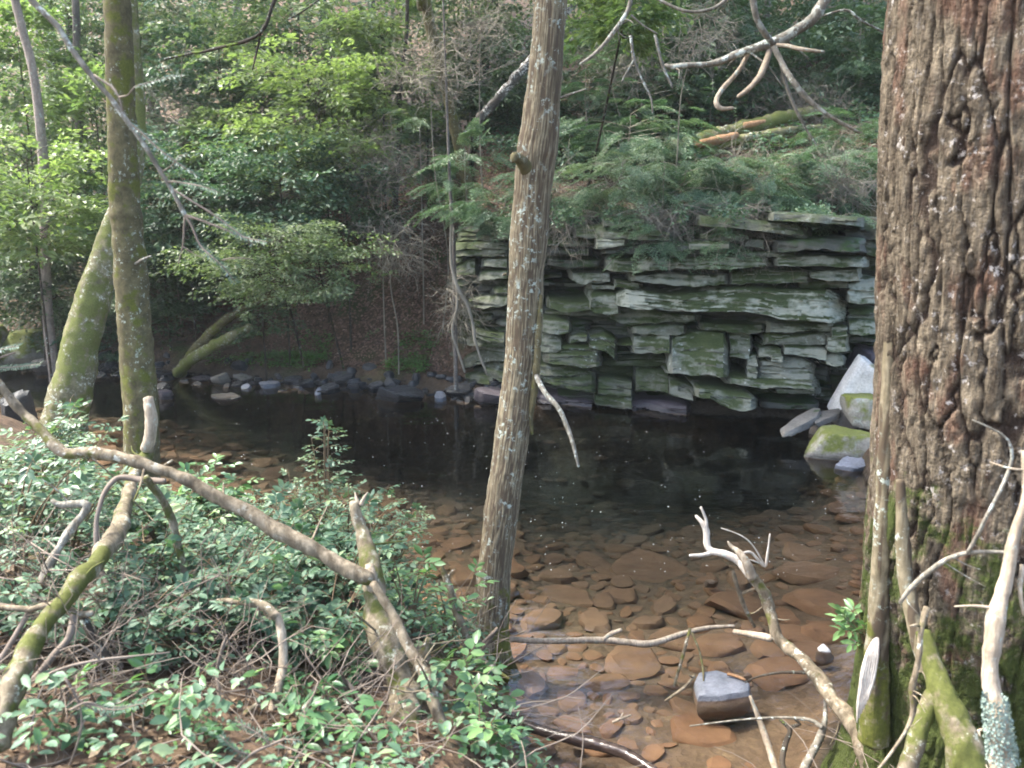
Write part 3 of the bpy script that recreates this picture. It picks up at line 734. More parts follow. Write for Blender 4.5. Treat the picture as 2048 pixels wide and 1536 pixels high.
# two long leaning slabs under the white boulder
for n_, (pts, th, lb) in enumerate([
    ([(1573,866,10.3),(1600,845,10.5),(1645,818,10.8)], .11, 'long smooth slab leaning up out of the water left of the mossy boulder'),
    ([(1628,846,10.5),(1650,832,10.7),(1684,822,10.9)], .09, 'second leaning slab lying behind the long smooth one')]):
    C = np.array([at(*p) for p in pts]); ax = C[-1]-C[0]; L = np.linalg.norm(ax)/2*1.15; ax /= np.linalg.norm(ax)
    P, F = plate2(91+n_, 4); P = P*(L, .17, th*.62)
    s_ = np.cross((0, 0, 1), ax); s_ /= np.linalg.norm(s_); u_ = np.cross(ax, s_)
    P = P[:, :1]*ax + P[:, 1:2]*s_ + P[:, 2:3]*u_ + C.mean(0)
    o = obj('rock', P, F, M['slate'], None, origin=P[P[:, 2].argmin()], attrs={'tint': np.full(len(P), .4)}); tag(o, lb, 'rock'); mod_edge(o)
# flat stone breaking the surface in the foreground
poly = [(1390,1362),(1398,1345),(1432,1340),(1470,1352),(1500,1366),(1498,1382),(1450,1390),(1396,1393)]
top = np.array([onz(a_, b_, .035) for a_, b_ in poly]); cen = top.mean(0)
def ring(s, z, dx=0, dy=0): r_ = cen+(top-cen)*s; r_[:, 2] = z; r_[:, 0] += dx; r_[:, 1] += dy; return r_
def refine(r_, n=6):
    o = []; 
    for a_, b_ in zip(r_, np.roll(r_, -1, 0)): o += [a_+(b_-a_)*k/n for k in range(n)]
    o = np.array(o); o[:, :2] += np.stack((vnoise(o*14), vnoise(o*14+9)), 1)*.006; return o
rings = [refine(ring(s, z, 0, -dy)) for s, z, dy in ((.3, .042, 0), (.7, .040, 0), (.95, .036, 0), (1., .028, 0), (1.03, 0, 0), (1.05, -.015, .01), (1.08, -.04, .02), (1.02, -.075, .03), (.8, -.13, .03))]
nn = len(rings[0]); V = np.vstack(rings + [[cen+(0, 0, .01)]]); m = len(rings)
F = np.array([(q*nn+i, (q+1)*nn+i, (q+1)*nn+(i+1) % nn, q*nn+(i+1) % nn) for q in range(m-1) for i in range(nn)])
F3 = np.array([(m*nn, i, (i+1) % nn) for i in range(nn)])
o = obj('flat_stone', V, [F, F3], M['blue'], None, origin=(cen[0], cen[1], -.24), attrs={'tint': np.full(len(V), .2)})
tag(o, 'flat grey stone with a dry pale top rising out of the near water', 'stone'); mod_edge(o)

# ---------------------------------------------------------------- stones on the stream bed
def plate(seed):
    r = np.random.default_rng(seed); n = r.integers(6, 10)
    th = np.sort((np.arange(n)+r.uniform(-.32, .32, n))/n*2*math.pi); ra = r.uniform(.75, 1.1, n)
    b = np.stack((np.cos(th)*ra, np.sin(th)*ra*r.uniform(.5, .85)), 1)
    tl = r.uniform(-.45, .45, 2)
    def rg(s, z): return np.c_[b*s, z + (b*s) @ tl + r.uniform(-.04, .04, n)]
    V = np.vstack((rg(.80, 1.), rg(.95, .72), rg(1.04, -.1), rg(.95, -1.), [(0, 0, 1.05)], [(0, 0, -1)]))
    F = [(q*n+i, (q+1)*n+i, (q+1)*n+(i+1) % n, q*n+(i+1) % n) for q in range(3) for i in range(n)]
    F3 = [(4*n, i, (i+1) % n) for i in range(n)] + [(4*n+1, 3*n+(i+1) % n, 3*n+i) for i in range(n)]
    return V, [np.array(F), np.array(F3)]
bed_root = ground
spots = []
big = [(1300,1105,.50),(1190,1075,.3),(1135,1180,.36),(1625,1160,.42),(1080,1255,.3),(1210,1190,.22),(1240,1170,.26),(1480,1215,.34),(1440,1310,.3),(1350,1290,.28),(1650,1235,.4),(1190,1245,.26),(1270,1345,.3),(1560,1385,.26),(1620,1350,.24),(1540,1330,.2),(1480,1160,.22),(1010,1130,.3),(1330,1200,.24),(1110,1130,.25),(1400,1250,.24),(1590,1300,.3),(1300,1240,.2),(1660,1300,.3)]
for px, py, s_ in big:
    q = onz(px, py, -.32); spots.append((q[0], q[1], s_*.85))
tries = 0
cell = {}
def free(x, y, s_):
    for dx in (-1, 0, 1):
        for dy in (-1, 0, 1):
            for (a_, b_, c_) in cell.get((int(x//.5)+dx, int(y//.5)+dy), ()):
                if math.hypot(x-a_, y-b_) < (s_+c_)*.74: return False
    return True
for s3 in spots: cell.setdefault((int(s3[0]//.5), int(s3[1]//.5)), []).append(s3)
for smin, smax, n_ in ((.14, .24, 420), (.08, .14, 4200), (.045, .08, 12000)):
    for _ in range(n_):
        y_ = 3.5 + (rng.random()**1.3)*10; x_ = rng.uniform(-.62, .48)*y_ if y_ < 12 else rng.uniform(-8, 5)
        if smax < .1 and y_ > 9.5: continue
        ny0 = np.interp(x_, NEAX, NEAY); fy0 = np.interp(x_, FARX, FARY)
        if y_ < ny0+.1 or y_ > fy0-.1: continue
        if vnoise([[x_*.9, y_*.9, 2.]])[0] < (-.25 if smax > .1 else -.1) and y_ < 6.5: continue
        if y_ < 4.9 and rng.random() < .75: continue
        s_ = rng.uniform(smin, smax)
        if free(x_, y_, s_): spots.append((x_, y_, s_)); cell.setdefault((int(x_//.5), int(y_//.5)), []).append((x_, y_, s_))
protos = []
for k_ in range(14):
    V, F = plate2(200+k_, 3); protos.append(make_mesh('bed_stone', V, F, M['bed'], True, {'rnd': np.full(len(V), k_/14)}))
    try: protos[-1].set_sharp_from_angle(angle=R(30))
    except Exception: pass
protoG = [plate2(200+k_, 2) for k_ in range(14)]
order = sorted(range(len(spots)), key=lambda q: -spots[q][2]/spots[q][1]*(1 if q > 23 else 99) * (1 if spots[q][1] < 8.5 else .6))
rest = Geo()
zz = ground_z([s[0] for s in spots], [s[1] for s in spots])
for rk, q in enumerate(order):
    x_, y_, s_ = spots[q]; k_ = int(rng.integers(14)); yaw = rng.uniform(0, 6.28); hz = s_*rng.uniform(.13, .28) if q > 23 else .05
    z_ = min(zz[q] + hz*.45, -.03-hz)
    if rk < 290:
        o = bpy.data.objects.new('stone', protos[k_]); COL.objects.link(o); o.parent = ground
        o.location = (x_, y_, z_); o.rotation_euler = (rng.uniform(-.1, .1), rng.uniform(-.1, .1), yaw); o.scale = (s_, s_, hz)
    else:
        V, F = protoG[k_]; c_, n_ = math.cos(yaw), math.sin(yaw)
        P = V*(s_, s_, hz); P = P @ np.array([(c_, n_, 0), (-n_, c_, 0), (0, 0, 1)]) + (x_, y_, z_)
        rest.add(P, F)
o = rest.obj('bed_stones', M['bed'], ground, smooth=False); tag(o, kind='stuff')
# dark rubble along the far waterline
g = Geo()
for _ in range(230):
    x_ = rng.uniform(-9, .2); y_ = np.interp(x_, FARX, FARY)+rng.normal(.02, .22); s_ = rng.uniform(.04, .17)
    V, F = protoG[rng.integers(14)]; yaw = rng.uniform(0, 6.28); c_, n_ = math.cos(yaw), math.sin(yaw); a_ = rng.normal(0, .3)
    P = V*(s_, s_, s_*rng.uniform(.4, .75)); P = P @ np.array([(c_, n_, 0), (-n_, c_, 0), (0, 0, 1)]) @ np.array([(1, 0, 0), (0, math.cos(a_), math.sin(a_)), (0, -math.sin(a_), math.cos(a_))])
    g.add(P + (x_, y_, max(gz(x_, y_), -.05)+s_*.12), F, 0.)
V, F = g.out()
o = obj('shore_rubble', V, F, M['shore'], None, attrs={'tint': np.zeros(len(V))}); tag(o, 'dark wet stone rubble heaped along the far waterline', 'rubble', kind='stuff'); mod_edge(o)
# floating specks
g = Geo(); quad = np.array([[0, 1, 2, 3]])
for _ in range(420):
    px = rng.uniform(150, 1720); py = 780 + 380*rng.random()**1.1
    q = onz(px, py, .004); s_ = rng.uniform(.004, .011)
    if q[1] < np.interp(q[0], NEAX, NEAY)+.2 or q[1] > np.interp(q[0], FARX, FARY)-.1: continue
    th = rng.uniform(0, 6.28); a_ = np.array((math.cos(th), math.sin(th), 0))*s_; b_ = np.array((-math.sin(th), math.cos(th), 0))*s_*.6
    g.add(np.array([q-a_, q-b_, q+a_+(0, 0, .004), q+b_]), quad)
tag(g.obj('floating_petals', M['speck'], smooth=False), 'tiny white flecks floating on the dark pool', 'debris', kind='stuff')

# ---------------------------------------------------------------- trees and limbs
def limb(name, label, cat, main, subs=(), mat='limb_brown', n=12, ds=.03, rough=.14, mats=None, group=None, names=None, f=14., worldpts=False):
    """one branch or trunk as a thing: main stem and side branches as parts"""
    P, r = pxpath(main); r = r*.9; rough = rough*1.35; f = f*1.3
    lo = P[P[:, 2].argmin()]
    wob = min(.02, r.mean()*.35)
    if not subs and not (r.max() > .012 and cat in ('branch', 'dead tree', 'driftwood', 'stump')):
        V, F = tube(P, r, n, ds, rough, f, wob=wob)
        o = obj(name, V, F, M[mat], None, origin=lo); return tag(o, label, cat, group)
    root = empty(name, lo, label, cat, group)
    V, F = tube(P, r, n, ds, rough, f, wob=wob); obj('stem', V, F, M[mat], root)
    if r.max() > .008 and cat in ('branch', 'dead tree', 'driftwood', 'stump'):
        C_, R_ = spline(P, r, .02)
        for k in range(int(3+len(C_)/28)):
            q = rng.integers(2, len(C_)-2); tdir = unit_(C_[q+1]-C_[q-1]); dv = unit_(rng.normal(size=3)); dv = unit_(dv-tdir*np.dot(dv, tdir)*.6)
            L_ = rng.uniform(.03, .16)*(1+R_[q]*20); r_ = min(R_[q]*.3, .006)
            e1 = C_[q]+dv*(R_[q]+L_*.5)+rng.normal(0, .01, 3)
            V, F = tube([C_[q], e1, e1+dv*L_*.5+rng.normal(0, .015, 3)], [r_, r_*.8, r_*.35], 5, .02, .2, 40); obj('side_twig', V, F, M[mat], root)
    for k, sp in enumerate(subs):
        mt = mats[k] if mats and mats[k] else mat
        P, r = pxpath(sp); V, F = tube(P, r, max(6, n-3), ds, rough, f)
        obj(names[k] if names else 'side_branch', V, F, M[mt], root)
    return root

def disp_big(dirs, s, ra, base, th):
    R0 = .42
    cyl = np.stack((np.cos(th)*R0, np.sin(th)*R0, s), 1)
    wv = np.stack([vnoise(base*np.array((3., 3., 2.2))+k*7) for k in range(3)], 1)
    blocky = sstep(1.9, .3, base[:, 2])
    q = cyl*np.array((13.5, 13.5, .8)) + wv*.5 + fbm(base*14, 2)[:, None]*.16
    f1, f2 = worley(q); e = f2-f1
    q3 = cyl*np.array((8., 8., 5.5)) + wv*1.3 + fbm(base*13, 2)[:, None]*.8 + 90; k1, k2 = worley(q3); cross = sstep(.0, .035, k2-k1); cross = np.maximum(cross, sstep(-.1, .2, vnoise(base*np.array((11, 11, 6))))*(1-.7*blocky))
    q2 = cyl*np.array((32, 32, 2.6)) + wv*.8 + 40; g1, g2 = worley(q2)
    ridge = sstep(.0, .12, e)
    h = ridge*(.68+.32*sstep(0, .18, g2-g1))
    h = h*(1-.6*(1-cross)*(.6+.4*blocky))
    d = (h-.6)*(.027-.009*blocky) + fbm(base*np.array((55, 55, 18))+3, 4)*.0075 + fbm(base*np.array((20, 20, 9)), 2)*.005 + fbm(base*2.2, 3)*.015
    flare = .09*np.exp(-np.maximum(base[:, 2]-.25, -.2)/.22)*(.55+.45*np.cos(th*5+1.1+base[:, 2]))*ra
    return d+flare, h
def disp_mid(dirs, s, ra, base, th):
    R0 = .12
    q = np.stack((np.cos(th)*R0, np.sin(th)*R0, s*.035), 1)*75 + np.stack([vnoise(base*9+k*5) for k in range(3)], 1)*.35
    f1, f2 = worley(q); h = sstep(.02, .4, f2-f1)
    d = (h-.6)*.0038 + fbm(base*60, 2)*.003 + fbm(base*5, 3)*.011
    flare = .35*np.exp(-np.maximum(base[:, 2], -.2)/.16)*(.6+.4*np.cos(th*4+.6))*ra
    return d+flare, h

# big ridged trunk on the right
SPB = [(2085,-330,3.35,275),(2062,-40,3.4,260),(2050,200,3.42,259),(2040,420,3.45,258),(2028,700,3.5,254),(2018,900,3.55,250),(2002,1100,3.62,248),(1990,1260,3.72,248),(1978,1420,3.8,250),(1972,1620,3.85,254)]
P, r = pxpath(SPB[::-1]); 
P = np.vstack((P, P[-1]+np.array([(.04, 0, 1.5), (.1, .05, 4.), (.1, .1, 8.)]))); r = np.concatenate((r, [.42, .36, .26]))
V, F, h = tube(P[:11], r[:11], 400, .0095, disp=disp_big, attr=True)
big = empty('pine_tree', (P[0][0], P[0][1], gz(P[0][0], P[0][1])), 'huge ridged reddish brown trunk with mossy foot filling the right edge of the picture', 'tree')
obj('trunk', V, F, M['bark_big'], big, attrs={'h': h})
V, F, h = tube(P[9:], r[9:], 60, .06, disp=disp_big, attr=True); obj('upper_trunk', V*1. , F, M['bark_big'], big, attrs={'h': h})
BIGC, BIGR = P, r
# bleached strip of bare wood at its left foot, two bark ribs, moss covered roots
for nm, sp, mt in (
    *[('bare_wood', [(1752-k*3.2, 1262+k*9, 3.53, 1.5), (1746-k*4, 1310, 3.50, 4), (1738-k*4.4, 1352, 3.475, 4.6), (1730-k*4.2, 1392+k*5, 3.46, 4), (1727-k*4.4, 1418+k*9, 3.45, 1.2)], 'dead_white') for k in range(-2, 4)],
    ('bark_rib', [(1806,180,3.55,2),(1796,380,3.53,6),(1787,560,3.5,9),(1777,760,3.5,13),(1770,950,3.52,16),(1762,1130,3.54,19),(1754,1300,3.56,22),(1748,1480,3.56,30)], 'bark_mid'),
    ('bark_rib', [(1800,960,3.3,8),(1806,1080,3.28,14),(1812,1160,3.26,15),(1832,1260,3.2,15),(1852,1340,3.16,14)], 'bark_mid'),
    ('root', [(1846,1262,3.14,14),(1866,1330,3.08,20),(1886,1390,3.,26),(1912,1450,2.93,32),(1935,1520,2.85,38),(1950,1640,2.76,44)], 'limb_moss'),
    ('root', [(1872,1380,3.02,15),(1848,1430,2.99,18),(1833,1480,2.95,19),(1812,1550,2.9,18)], 'limb_moss')):
    P, r = pxpath(sp); V, F, h = tube(P, r, 28, .012, disp=lambda d, s, ra, b, th: (fbm(b*np.array((40, 40, 9)), 4)*.18*ra, sstep(-.5, .1, vnoise(b*np.array((60, 60, 8))))), attr=True)
    obj(nm, V, F, M[mt], big, attrs={'h': h})

# centre trunk
SPM = [(974,1350,5.25,40),(976,1290,5.25,37),(982,1210,5.27,34),(991,1118,5.3,33),(1008,984,5.33,33.5),(1025,864,5.36,34),(1044,725,5.4,35),(1051,585,5.4,35.5),(1060,444,5.4,38),(1070,330,5.4,38),(1074,300,5.4,40),(1082,240,5.4,37),(1090,150,5.4,33),(1103,0,5.4,31.5),(1125,-250,5.4,30)]
P, r = pxpath(SPM); P = np.vstack((P, P[-1]+np.array([(.1, 0, 1.5), (.3, .2, 4.)]))); r = np.concatenate((r, [.085, .06]))
mid = empty('hardwood_tree', P[0], 'slim lichen spotted trunk leaning slightly right in the middle of the picture', 'tree')
V, F, h = tube(P, r, 140, .011, disp=disp_mid, attr=True); obj('trunk', V, F, M['bark_mid'], mid, attrs={'h': h})
for nm, sp, mt in (
    ('stub', [(1052,335,5.32,16),(1038,318,5.25,11),(1028,312,5.22,8),(1026,322,5.2,6)], 'bark_olive'),
    ('loose_strip', [(1082,590,5.33,4),(1076,680,5.31,7),(1070,770,5.3,8),(1062,830,5.3,5),(1064,868,5.3,3)], 'bark_olive'),
    ('dead_branch', [(1068,742,5.32,6),(1088,782,5.2,5.5),(1118,818,5.1,5),(1136,858,5.05,4.5),(1148,895,5.,4),(1157,933,4.98,2.5)], 'limb_grey'),
    ('dead_branch', [(1122,195,5.35,3),(1142,188,5.3,2.5),(1172,178,5.25,1.5)], 'limb_grey'),
    ('dead_branch', [(1012,548,5.4,3),(1006,550,5.32,2.5)], 'limb_brown')):
    P, r = pxpath(sp); V, F, h = tube(P, r, 12, .012, .2, 30, attr=True); obj(nm, V, F, M[mt], mid, attrs={'h': h+1})
# brown trunk on the left
SPL = [(292,1110,7.3,46),(290,1050,7.35,38),(285,950,7.4,35),(280,800,7.45,33),(265,600,7.5,32),(256,470,7.5,30),(252,430,7.5,32),(249,400,7.5,29),(245,300,7.5,28),(240,150,7.5,27),(235,0,7.5,25.5),(230,-250,7.5,24)]
P, r = pxpath(SPL); P = np.vstack((P, P[-1]+np.array([(-.1, 0, 2.), (0, .2, 5.)]))); r = np.concatenate((r, [.09, .06]))
lt = empty('hardwood_tree', P[0], 'straight olive brown trunk standing left of the pool in front of the mossy leaning one', 'tree')
V, F = tube(P, r, 40, .03, .1, 9); obj('trunk', V, F, M['bark_olive'], lt)
P, r = pxpath([(262,420,7.35,6),(285,514,7.3,4),(302,508,7.2,2)]); V, F = tube(P, r, 8, .02); 
P, r = pxpath([(272,528,7.4,4),(288,518,7.3,3),(303,512,7.25,2)]); V, F = tube(P, r, 8, .02); obj('stub', V, F, M['limb_grey'], lt)
# mossy leaning trunk
SPN = [(120,880,10.4,48),(132,830,10.4,40),(145,770,10.4,38),(165,670,10.5,36),(196,570,10.6,31),(224,480,10.7,27),(250,400,10.8,24),(270,300,10.9,19),(276,200,11,14),(268,80,11,12),(255,-100,11,11)]
P, r = pxpath(SPN); P = np.vstack((P, P[-1]+np.array([(-.1, .2, 2.), (0, .5, 4.)]))); r = np.concatenate((r, [.05, .03]))
t_ = empty('leaning_tree', P[0], 'thick yellow green mossy trunk leaning right from the left bank', 'tree')
V, F = tube(P, r, 40, .04, .14, 5); obj('trunk', V, F, M['bark_moss'], t_)

# background trunks: pixel path at distance Y
BT = [
 ('pale reddish thin trunk at the upper left, the leftmost in view', 'bark_pale', [(20,-60,13.9,8),(40,40,13.9,8),(60,115,13.9,8),(72,180,13.9,8.5),(80,250,13.9,9),(86,320,14,9),(90,460,14.2,9),(96,640,14.4,10)], 0),
 ('grey blurred trunk behind the pale conifer bough at the upper left', 'bark_grey', [(88,-60,24,11),(98,60,24,11),(104,160,24,11),(108,320,24,12),(112,450,24,14)], 22),
 ('dark trunk with a fork shadow between the grey trunk and the brown trunk', 'bark_dark', [(138,-60,19,13),(146,90,19,13),(158,250,19,13),(172,400,19,14),(186,500,19,16),(196,640,19,22)], 22),
 ('lighter trunk right beside the dark forked one at mid height', 'bark_grey', [(150,-20,17.5,7),(160,300,17.5,8),(172,420,17.5,9),(178,520,17.5,11),(182,650,17.5,13)], 0),
 ('dark curved trunk sweeping down to the mossy boulder at the left edge', 'bark_dark', [(-40,380,16.8,10),(0,440,16.5,11),(40,480,16.4,12),(75,540,16.3,13),(105,600,16.2,13),(140,670,16.1,16)], 0),
 ('slender golden brown trunk slanting out of the bright foliage above centre left', 'bark_olive', [(830,-120,13.5,11),(845,-30,13.8,12),(862,60,14,11),(876,120,14,10.5),(892,180,14.2,10),(915,280,14.5,11),(940,400,14.9,12)], 18),
 ('thin dark sapling trunk left of the slender golden brown one', 'bark_dark', [(815,-40,16,4),(812,80,16,4),(800,160,16,4.5),(798,280,16.2,5),(790,420,16.8,6)], 0),
 ('wide grey brown trunk at the upper right behind the broken limb', 'bark_grey', [(1702,-80,24,22),(1698,0,24,22),(1692,80,24,23),(1686,150,24,26),(1684,240,24,28)], 20),
 ('dim trunk between the wide grey one and the big pine at the upper right', 'bark_dark', [(1772,-80,26,16),(1768,40,26,16),(1760,120,26,17),(1756,220,26,20)], 0),
 ('narrow dark trunk left of the wide grey trunk at the upper right', 'bark_dark', [(1640,-80,29,14),(1640,40,29,14),(1636,140,29,15),(1634,230,29,17)], 18),
 ('dark trunk behind the bare twigs just right of the centre trunk', 'bark_dark', [(1232,-60,21,12),(1236,80,21,12),(1242,200,21,13),(1246,330,21,15)], 20),
 ('thin straight trunk under the hanging broken branches', 'bark_dark', [(1330,-60,22,8),(1336,80,22,8),(1344,200,22,9),(1350,330,22,10)], 0),
 ('pencil thin trunk crossing the dim slope left of the broken limb', 'bark_grey', [(1396,-60,18,5),(1404,80,18,5),(1412,200,18,6),(1418,300,18,7)], 0),
 ('faint trunk deep in the foliage left of the black thin branch', 'bark_dark', [(292,-60,26,12),(300,60,26,12),(306,200,26,13),(310,330,26,15)], 22),
 ('dark trunk hidden behind the bright foliage near the top', 'bark_dark', [(640,-60,25,9),(650,60,25,9),(662,200,25,10),(672,330,25,11)], 22),
 ('slim grey trunk behind the beech sprays at the left of centre', 'bark_grey', [(470,-60,27,10),(474,60,27,10),(478,200,27,11),(484,330,27,12)], 20),
 ('tall thin trunk above the brown slope', 'bark_dark', [(742,-60,24,7),(744,80,24,7),(750,220,24,8),(756,360,24,9)], 0),
 ('dark stem over the left end of the cliff', 'bark_dark', [(985,-60,19,10),(975,60,19,10),(962,200,19,11),(950,340,19,12)], 22),
 ('thin white barked sapling at the left end of the cliff top', 'bark_grey', [(898,330,13.3,3),(902,400,13.3,3.5),(904,450,13.2,4),(908,520,13.0,4)], 0),
 ('thin trunk rising from the mossy fallen log', 'bark_grey', [(1540,-60,20,6),(1530,80,20,6),(1524,180,20,7),(1516,260,20,8)], 0),
]
CROWNS = []
for lb, mt, sp, cr in BT:
    P, r = pxpath(sp)
    low = P[-1]; g0 = gz(low[0], low[1])
    ext = low.copy(); ext[2] = min(low[2], g0)-.3; ext[1] += .05
    if low[2] > g0-.2: P = np.vstack((P, ext)); r = np.concatenate((r, [r[-1]*1.2]))
    up = P[0]-P[1]; up = up/np.linalg.norm(up); hgt = (11. if cr else 3.)
    P = np.vstack((P[0]+up*hgt*np.array((.5, .5, 1.)), P)); r = np.concatenate(([r[0]*.45], r))
    b0 = P[-1].copy(); b0[2] = max(g0, b0[2])
    root = empty('forest_tree', b0, lb, 'tree')
    V, F = tube(P, r, 14, .12, .12, 4); obj('trunk', V, F, M[mt], root)
    if cr: CROWNS.append((root, P[0], mt))

# dead and fallen wood
limb('dead_tree', 'dark leaning dead trunk with white flecks behind the centre trunk', 'dead tree', [(1180,-30,13.9,8),(1120,40,14,9),(1060,122,14,10),(1010,180,14.1,10),(970,222,14.2,10),(932,272,14.3,9)], mat='bark_birch', n=14, ds=.06, rough=.2)
limb('fallen_log', 'mossy fallen log with a bright orange broken face on the slope above the cliff', 'log',
     [(1290,322,14.9,13),(1350,298,14.9,16),(1420,275,15.,18),(1490,258,15.1,17),(1560,238,15.2,15),(1640,222,15.4,12)],
     [[(1390,291,14.6,7),(1430,281,14.6,9),(1475,270,14.7,6)], [(1488,250,14.85,6),(1510,247,14.85,6),(1530,242,14.9,3)], [(1400,300,14.7,8),(1480,280,14.75,10),(1570,262,14.8,8),(1640,255,14.9,6)]],
     mat='bark_moss', n=18, ds=.06, rough=.2, names=['broken_face', 'broken_face', 'side_branch'], mats=['wood_orange', 'wood_orange', 'bark_moss'])
limb('fallen_log', 'upper grey green log slanting up from the far shore left of the leafy slope', 'log', [(362,752,14.75,10),(376,722,14.6,11),(395,695,14.5,11),(420,668,14.4,12),(460,636,14.4,10),(510,607,14.6,8),(565,588,14.8,6)], mat='bark_olive', n=16, ds=.05, rough=.16)
limb('fallen_log', 'lower thick mossy log slanting up beside the grey green one at the far shore', 'log', [(352,748,14.6,10),(376,724,14.4,12),(400,708,14.3,12),(430,690,14.2,12),(465,674,14.2,11),(500,654,14.3,9)], mat='bark_moss', n=16, ds=.05, rough=.18)
limb('dead_branch', 'black thin branch hanging in an angle above the left background', 'branch', [(330,118,7,2.5),(370,110,6.9,3),(430,97,6.7,3.5),(500,78,6.5,4),(526,58,6.4,4),(542,22,6.4,4.5),(556,-20,6.4,5)], [[(522,66,6.45,2.5),(512,110,6.5,2),(505,140,6.5,1.5)], [(575,40,6.4,1.5),(610,20,6.4,1.5),(650,-10,6.4,1.5)]], mat='bark_dark', n=7)
limb('dead_branch', 'pinkish grey hanging branch tip right of the centre trunk top', 'branch', [(1270,-30,4.6,6),(1255,20,4.6,5.5),(1236,52,4.6,5),(1212,85,4.6,4.5),(1185,110,4.6,4),(1160,127,4.6,2)], [[(1262,30,4.6,2.5),(1285,50,4.6,2),(1315,68,4.6,1.5)], [(1300,-10,4.55,3),(1370,22,4.5,3),(1430,15,4.5,3.5),(1470,-20,4.5,4)]], mat='limb_grey', n=9)
limb('broken_limb', 'broken dead limb with splintered tips hanging at the upper right beside the big pine', 'branch',
     [(1675,-40,4.3,14),(1648,2,4.3,13),(1625,38,4.3,12.5),(1595,62,4.3,12),(1560,82,4.3,11.5),(1520,95,4.3,10),(1475,110,4.3,8.5),(1440,122,4.3,7.5),(1385,131,4.3,6.5),(1345,136,4.3,5),(1330,132,4.3,3)],
     [[(1547,88,4.28,6),(1530,68,4.25,6),(1514,38,4.22,6),(1506,0,4.2,6),(1500,-30,4.2,6)],
      [(1550,90,4.28,4),(1575,92,4.24,4.5),(1600,98,4.2,4),(1648,104,4.2,2.5)],
      [(1540,98,4.3,6),(1532,125,4.25,6.5),(1518,155,4.2,6),(1497,178,4.2,5.5),(1476,193,4.2,4)],
      [(1496,108,4.35,5),(1478,140,4.35,5),(1450,172,4.35,5),(1434,195,4.33,5),(1434,210,4.3,5),(1445,218,4.3,4.5),(1466,216,4.3,3)],
      [(1548,94,4.25,6),(1565,128,4.2,6),(1588,165,4.15,5.5),(1618,200,4.15,5),(1662,234,4.15,4),(1720,266,4.15,2.5)],
      [(1562,128,4.3,3.5),(1572,170,4.3,3.5),(1590,215,4.3,3),(1612,258,4.3,2.5),(1632,288,4.3,1.5)],
      [(1620,40,4.35,2),(1690,20,4.4,2),(1720,40,4.4,2.5),(1770,66,4.5,2)]],
     mat='limb_grey', n=12, ds=.02, rough=.2, mats=[None, 'dead_pale', 'dead_pale', 'dead_pale', None, None, None])
limb('dead_branch', 'crooked dead twig dangling left of the broken limb', 'branch', [(1262,70,5.2,3.5),(1268,120,5.2,3.5),(1285,160,5.2,3),(1302,195,5.2,2.5),(1305,225,5.2,2)], [[(1310,70,5.2,3),(1325,130,5.2,3),(1345,175,5.2,2.5)], [(1268,120,5.2,2),(1250,150,5.2,1.6),(1243,165,5.2,1.2)]], mat='limb_grey', n=7)

# near bank: dead limbs
limb('dead_limb', 'long arching dead limb running from the left edge down to the leaning snag', 'branch',
     [(-30,740,3.45,8),(5,775,3.45,9),(42,822,3.45,10),(85,862,3.42,11),(120,898,3.4,13),(145,908,3.4,13),(180,906,3.4,13),(240,915,3.4,14),(300,930,3.4,14),(350,950,3.4,14),(420,985,3.4,15),(500,1030,3.4,16),(570,1070,3.38,17),(640,1110,3.36,19),(700,1142,3.34,20),(738,1160,3.33,17)],
     [[(330,962,3.5,5),(285,960,3.55,7),(240,955,3.55,6),(215,975,3.5,5),(200,1010,3.45,5),(192,1060,3.4,5),(200,1130,3.35,5),(225,1190,3.3,5),(250,1245,3.25,4)],
      [(290,955,3.5,7),(318,990,3.55,8),(340,1030,3.6,8),(352,1075,3.6,8),(364,1120,3.6,7.5),(375,1175,3.6,6)],
      [(330,930,3.35,2),(345,920,3.33,2)]],
     mat='limb_brown', n=18, ds=.018, rough=.2, mats=['twig', 'limb_moss', None])
limb('snag', 'thick moss covered snag leaning at the near bank with a splintered top', 'dead tree',
     [(712,1000,3.65,10),(716,1042,3.6,14),(726,1082,3.55,18),(735,1120,3.5,21),(744,1165,3.42,26),(754,1215,3.35,27),(768,1270,3.28,28),(787,1335,3.2,30),(808,1410,3.1,33),(824,1480,3.0,37),(835,1560,2.9,42),(842,1660,2.8,48)],
     [[(718,1012,3.64,6),(712,995,3.66,3),(710,985,3.67,1)], [(722,1010,3.62,5),(730,992,3.64,3),(736,984,3.65,1)],
      [(738,1130,3.4,8),(740,1155,3.36,13),(744,1180,3.34,9)]],
     mat='limb_moss', n=30, ds=.018, rough=.17, names=['splinter', 'splinter', 'torn_wood'], mats=['dead_pale', 'dead_pale', 'dead_pale'], f=12)
limb('dead_pole', 'grey brown pole leaning against the front of the mossy snag', 'branch', [(748,1165,3.22,9),(775,1210,3.18,11),(800,1255,3.14,12.5),(822,1300,3.1,13),(848,1350,3.04,13.5),(868,1400,2.98,14),(885,1455,2.92,15),(905,1530,2.85,16),(918,1620,2.78,17)], mat='limb_brown', n=18, ds=.018, rough=.18)
limb('broken_stub', 'short broken stub standing between the snag and the slim pole', 'stump', [(858,1276,3.6,8),(854,1290,3.6,12),(846,1315,3.58,14),(835,1345,3.55,15),(820,1400,3.5,16)], [[(845,1335,3.55,7),(880,1370,3.5,7),(915,1410,3.45,7),(950,1450,3.4,7),(1000,1500,3.4,6),(1040,1545,3.4,6)]], mat='limb_moss', n=16, ds=.02)
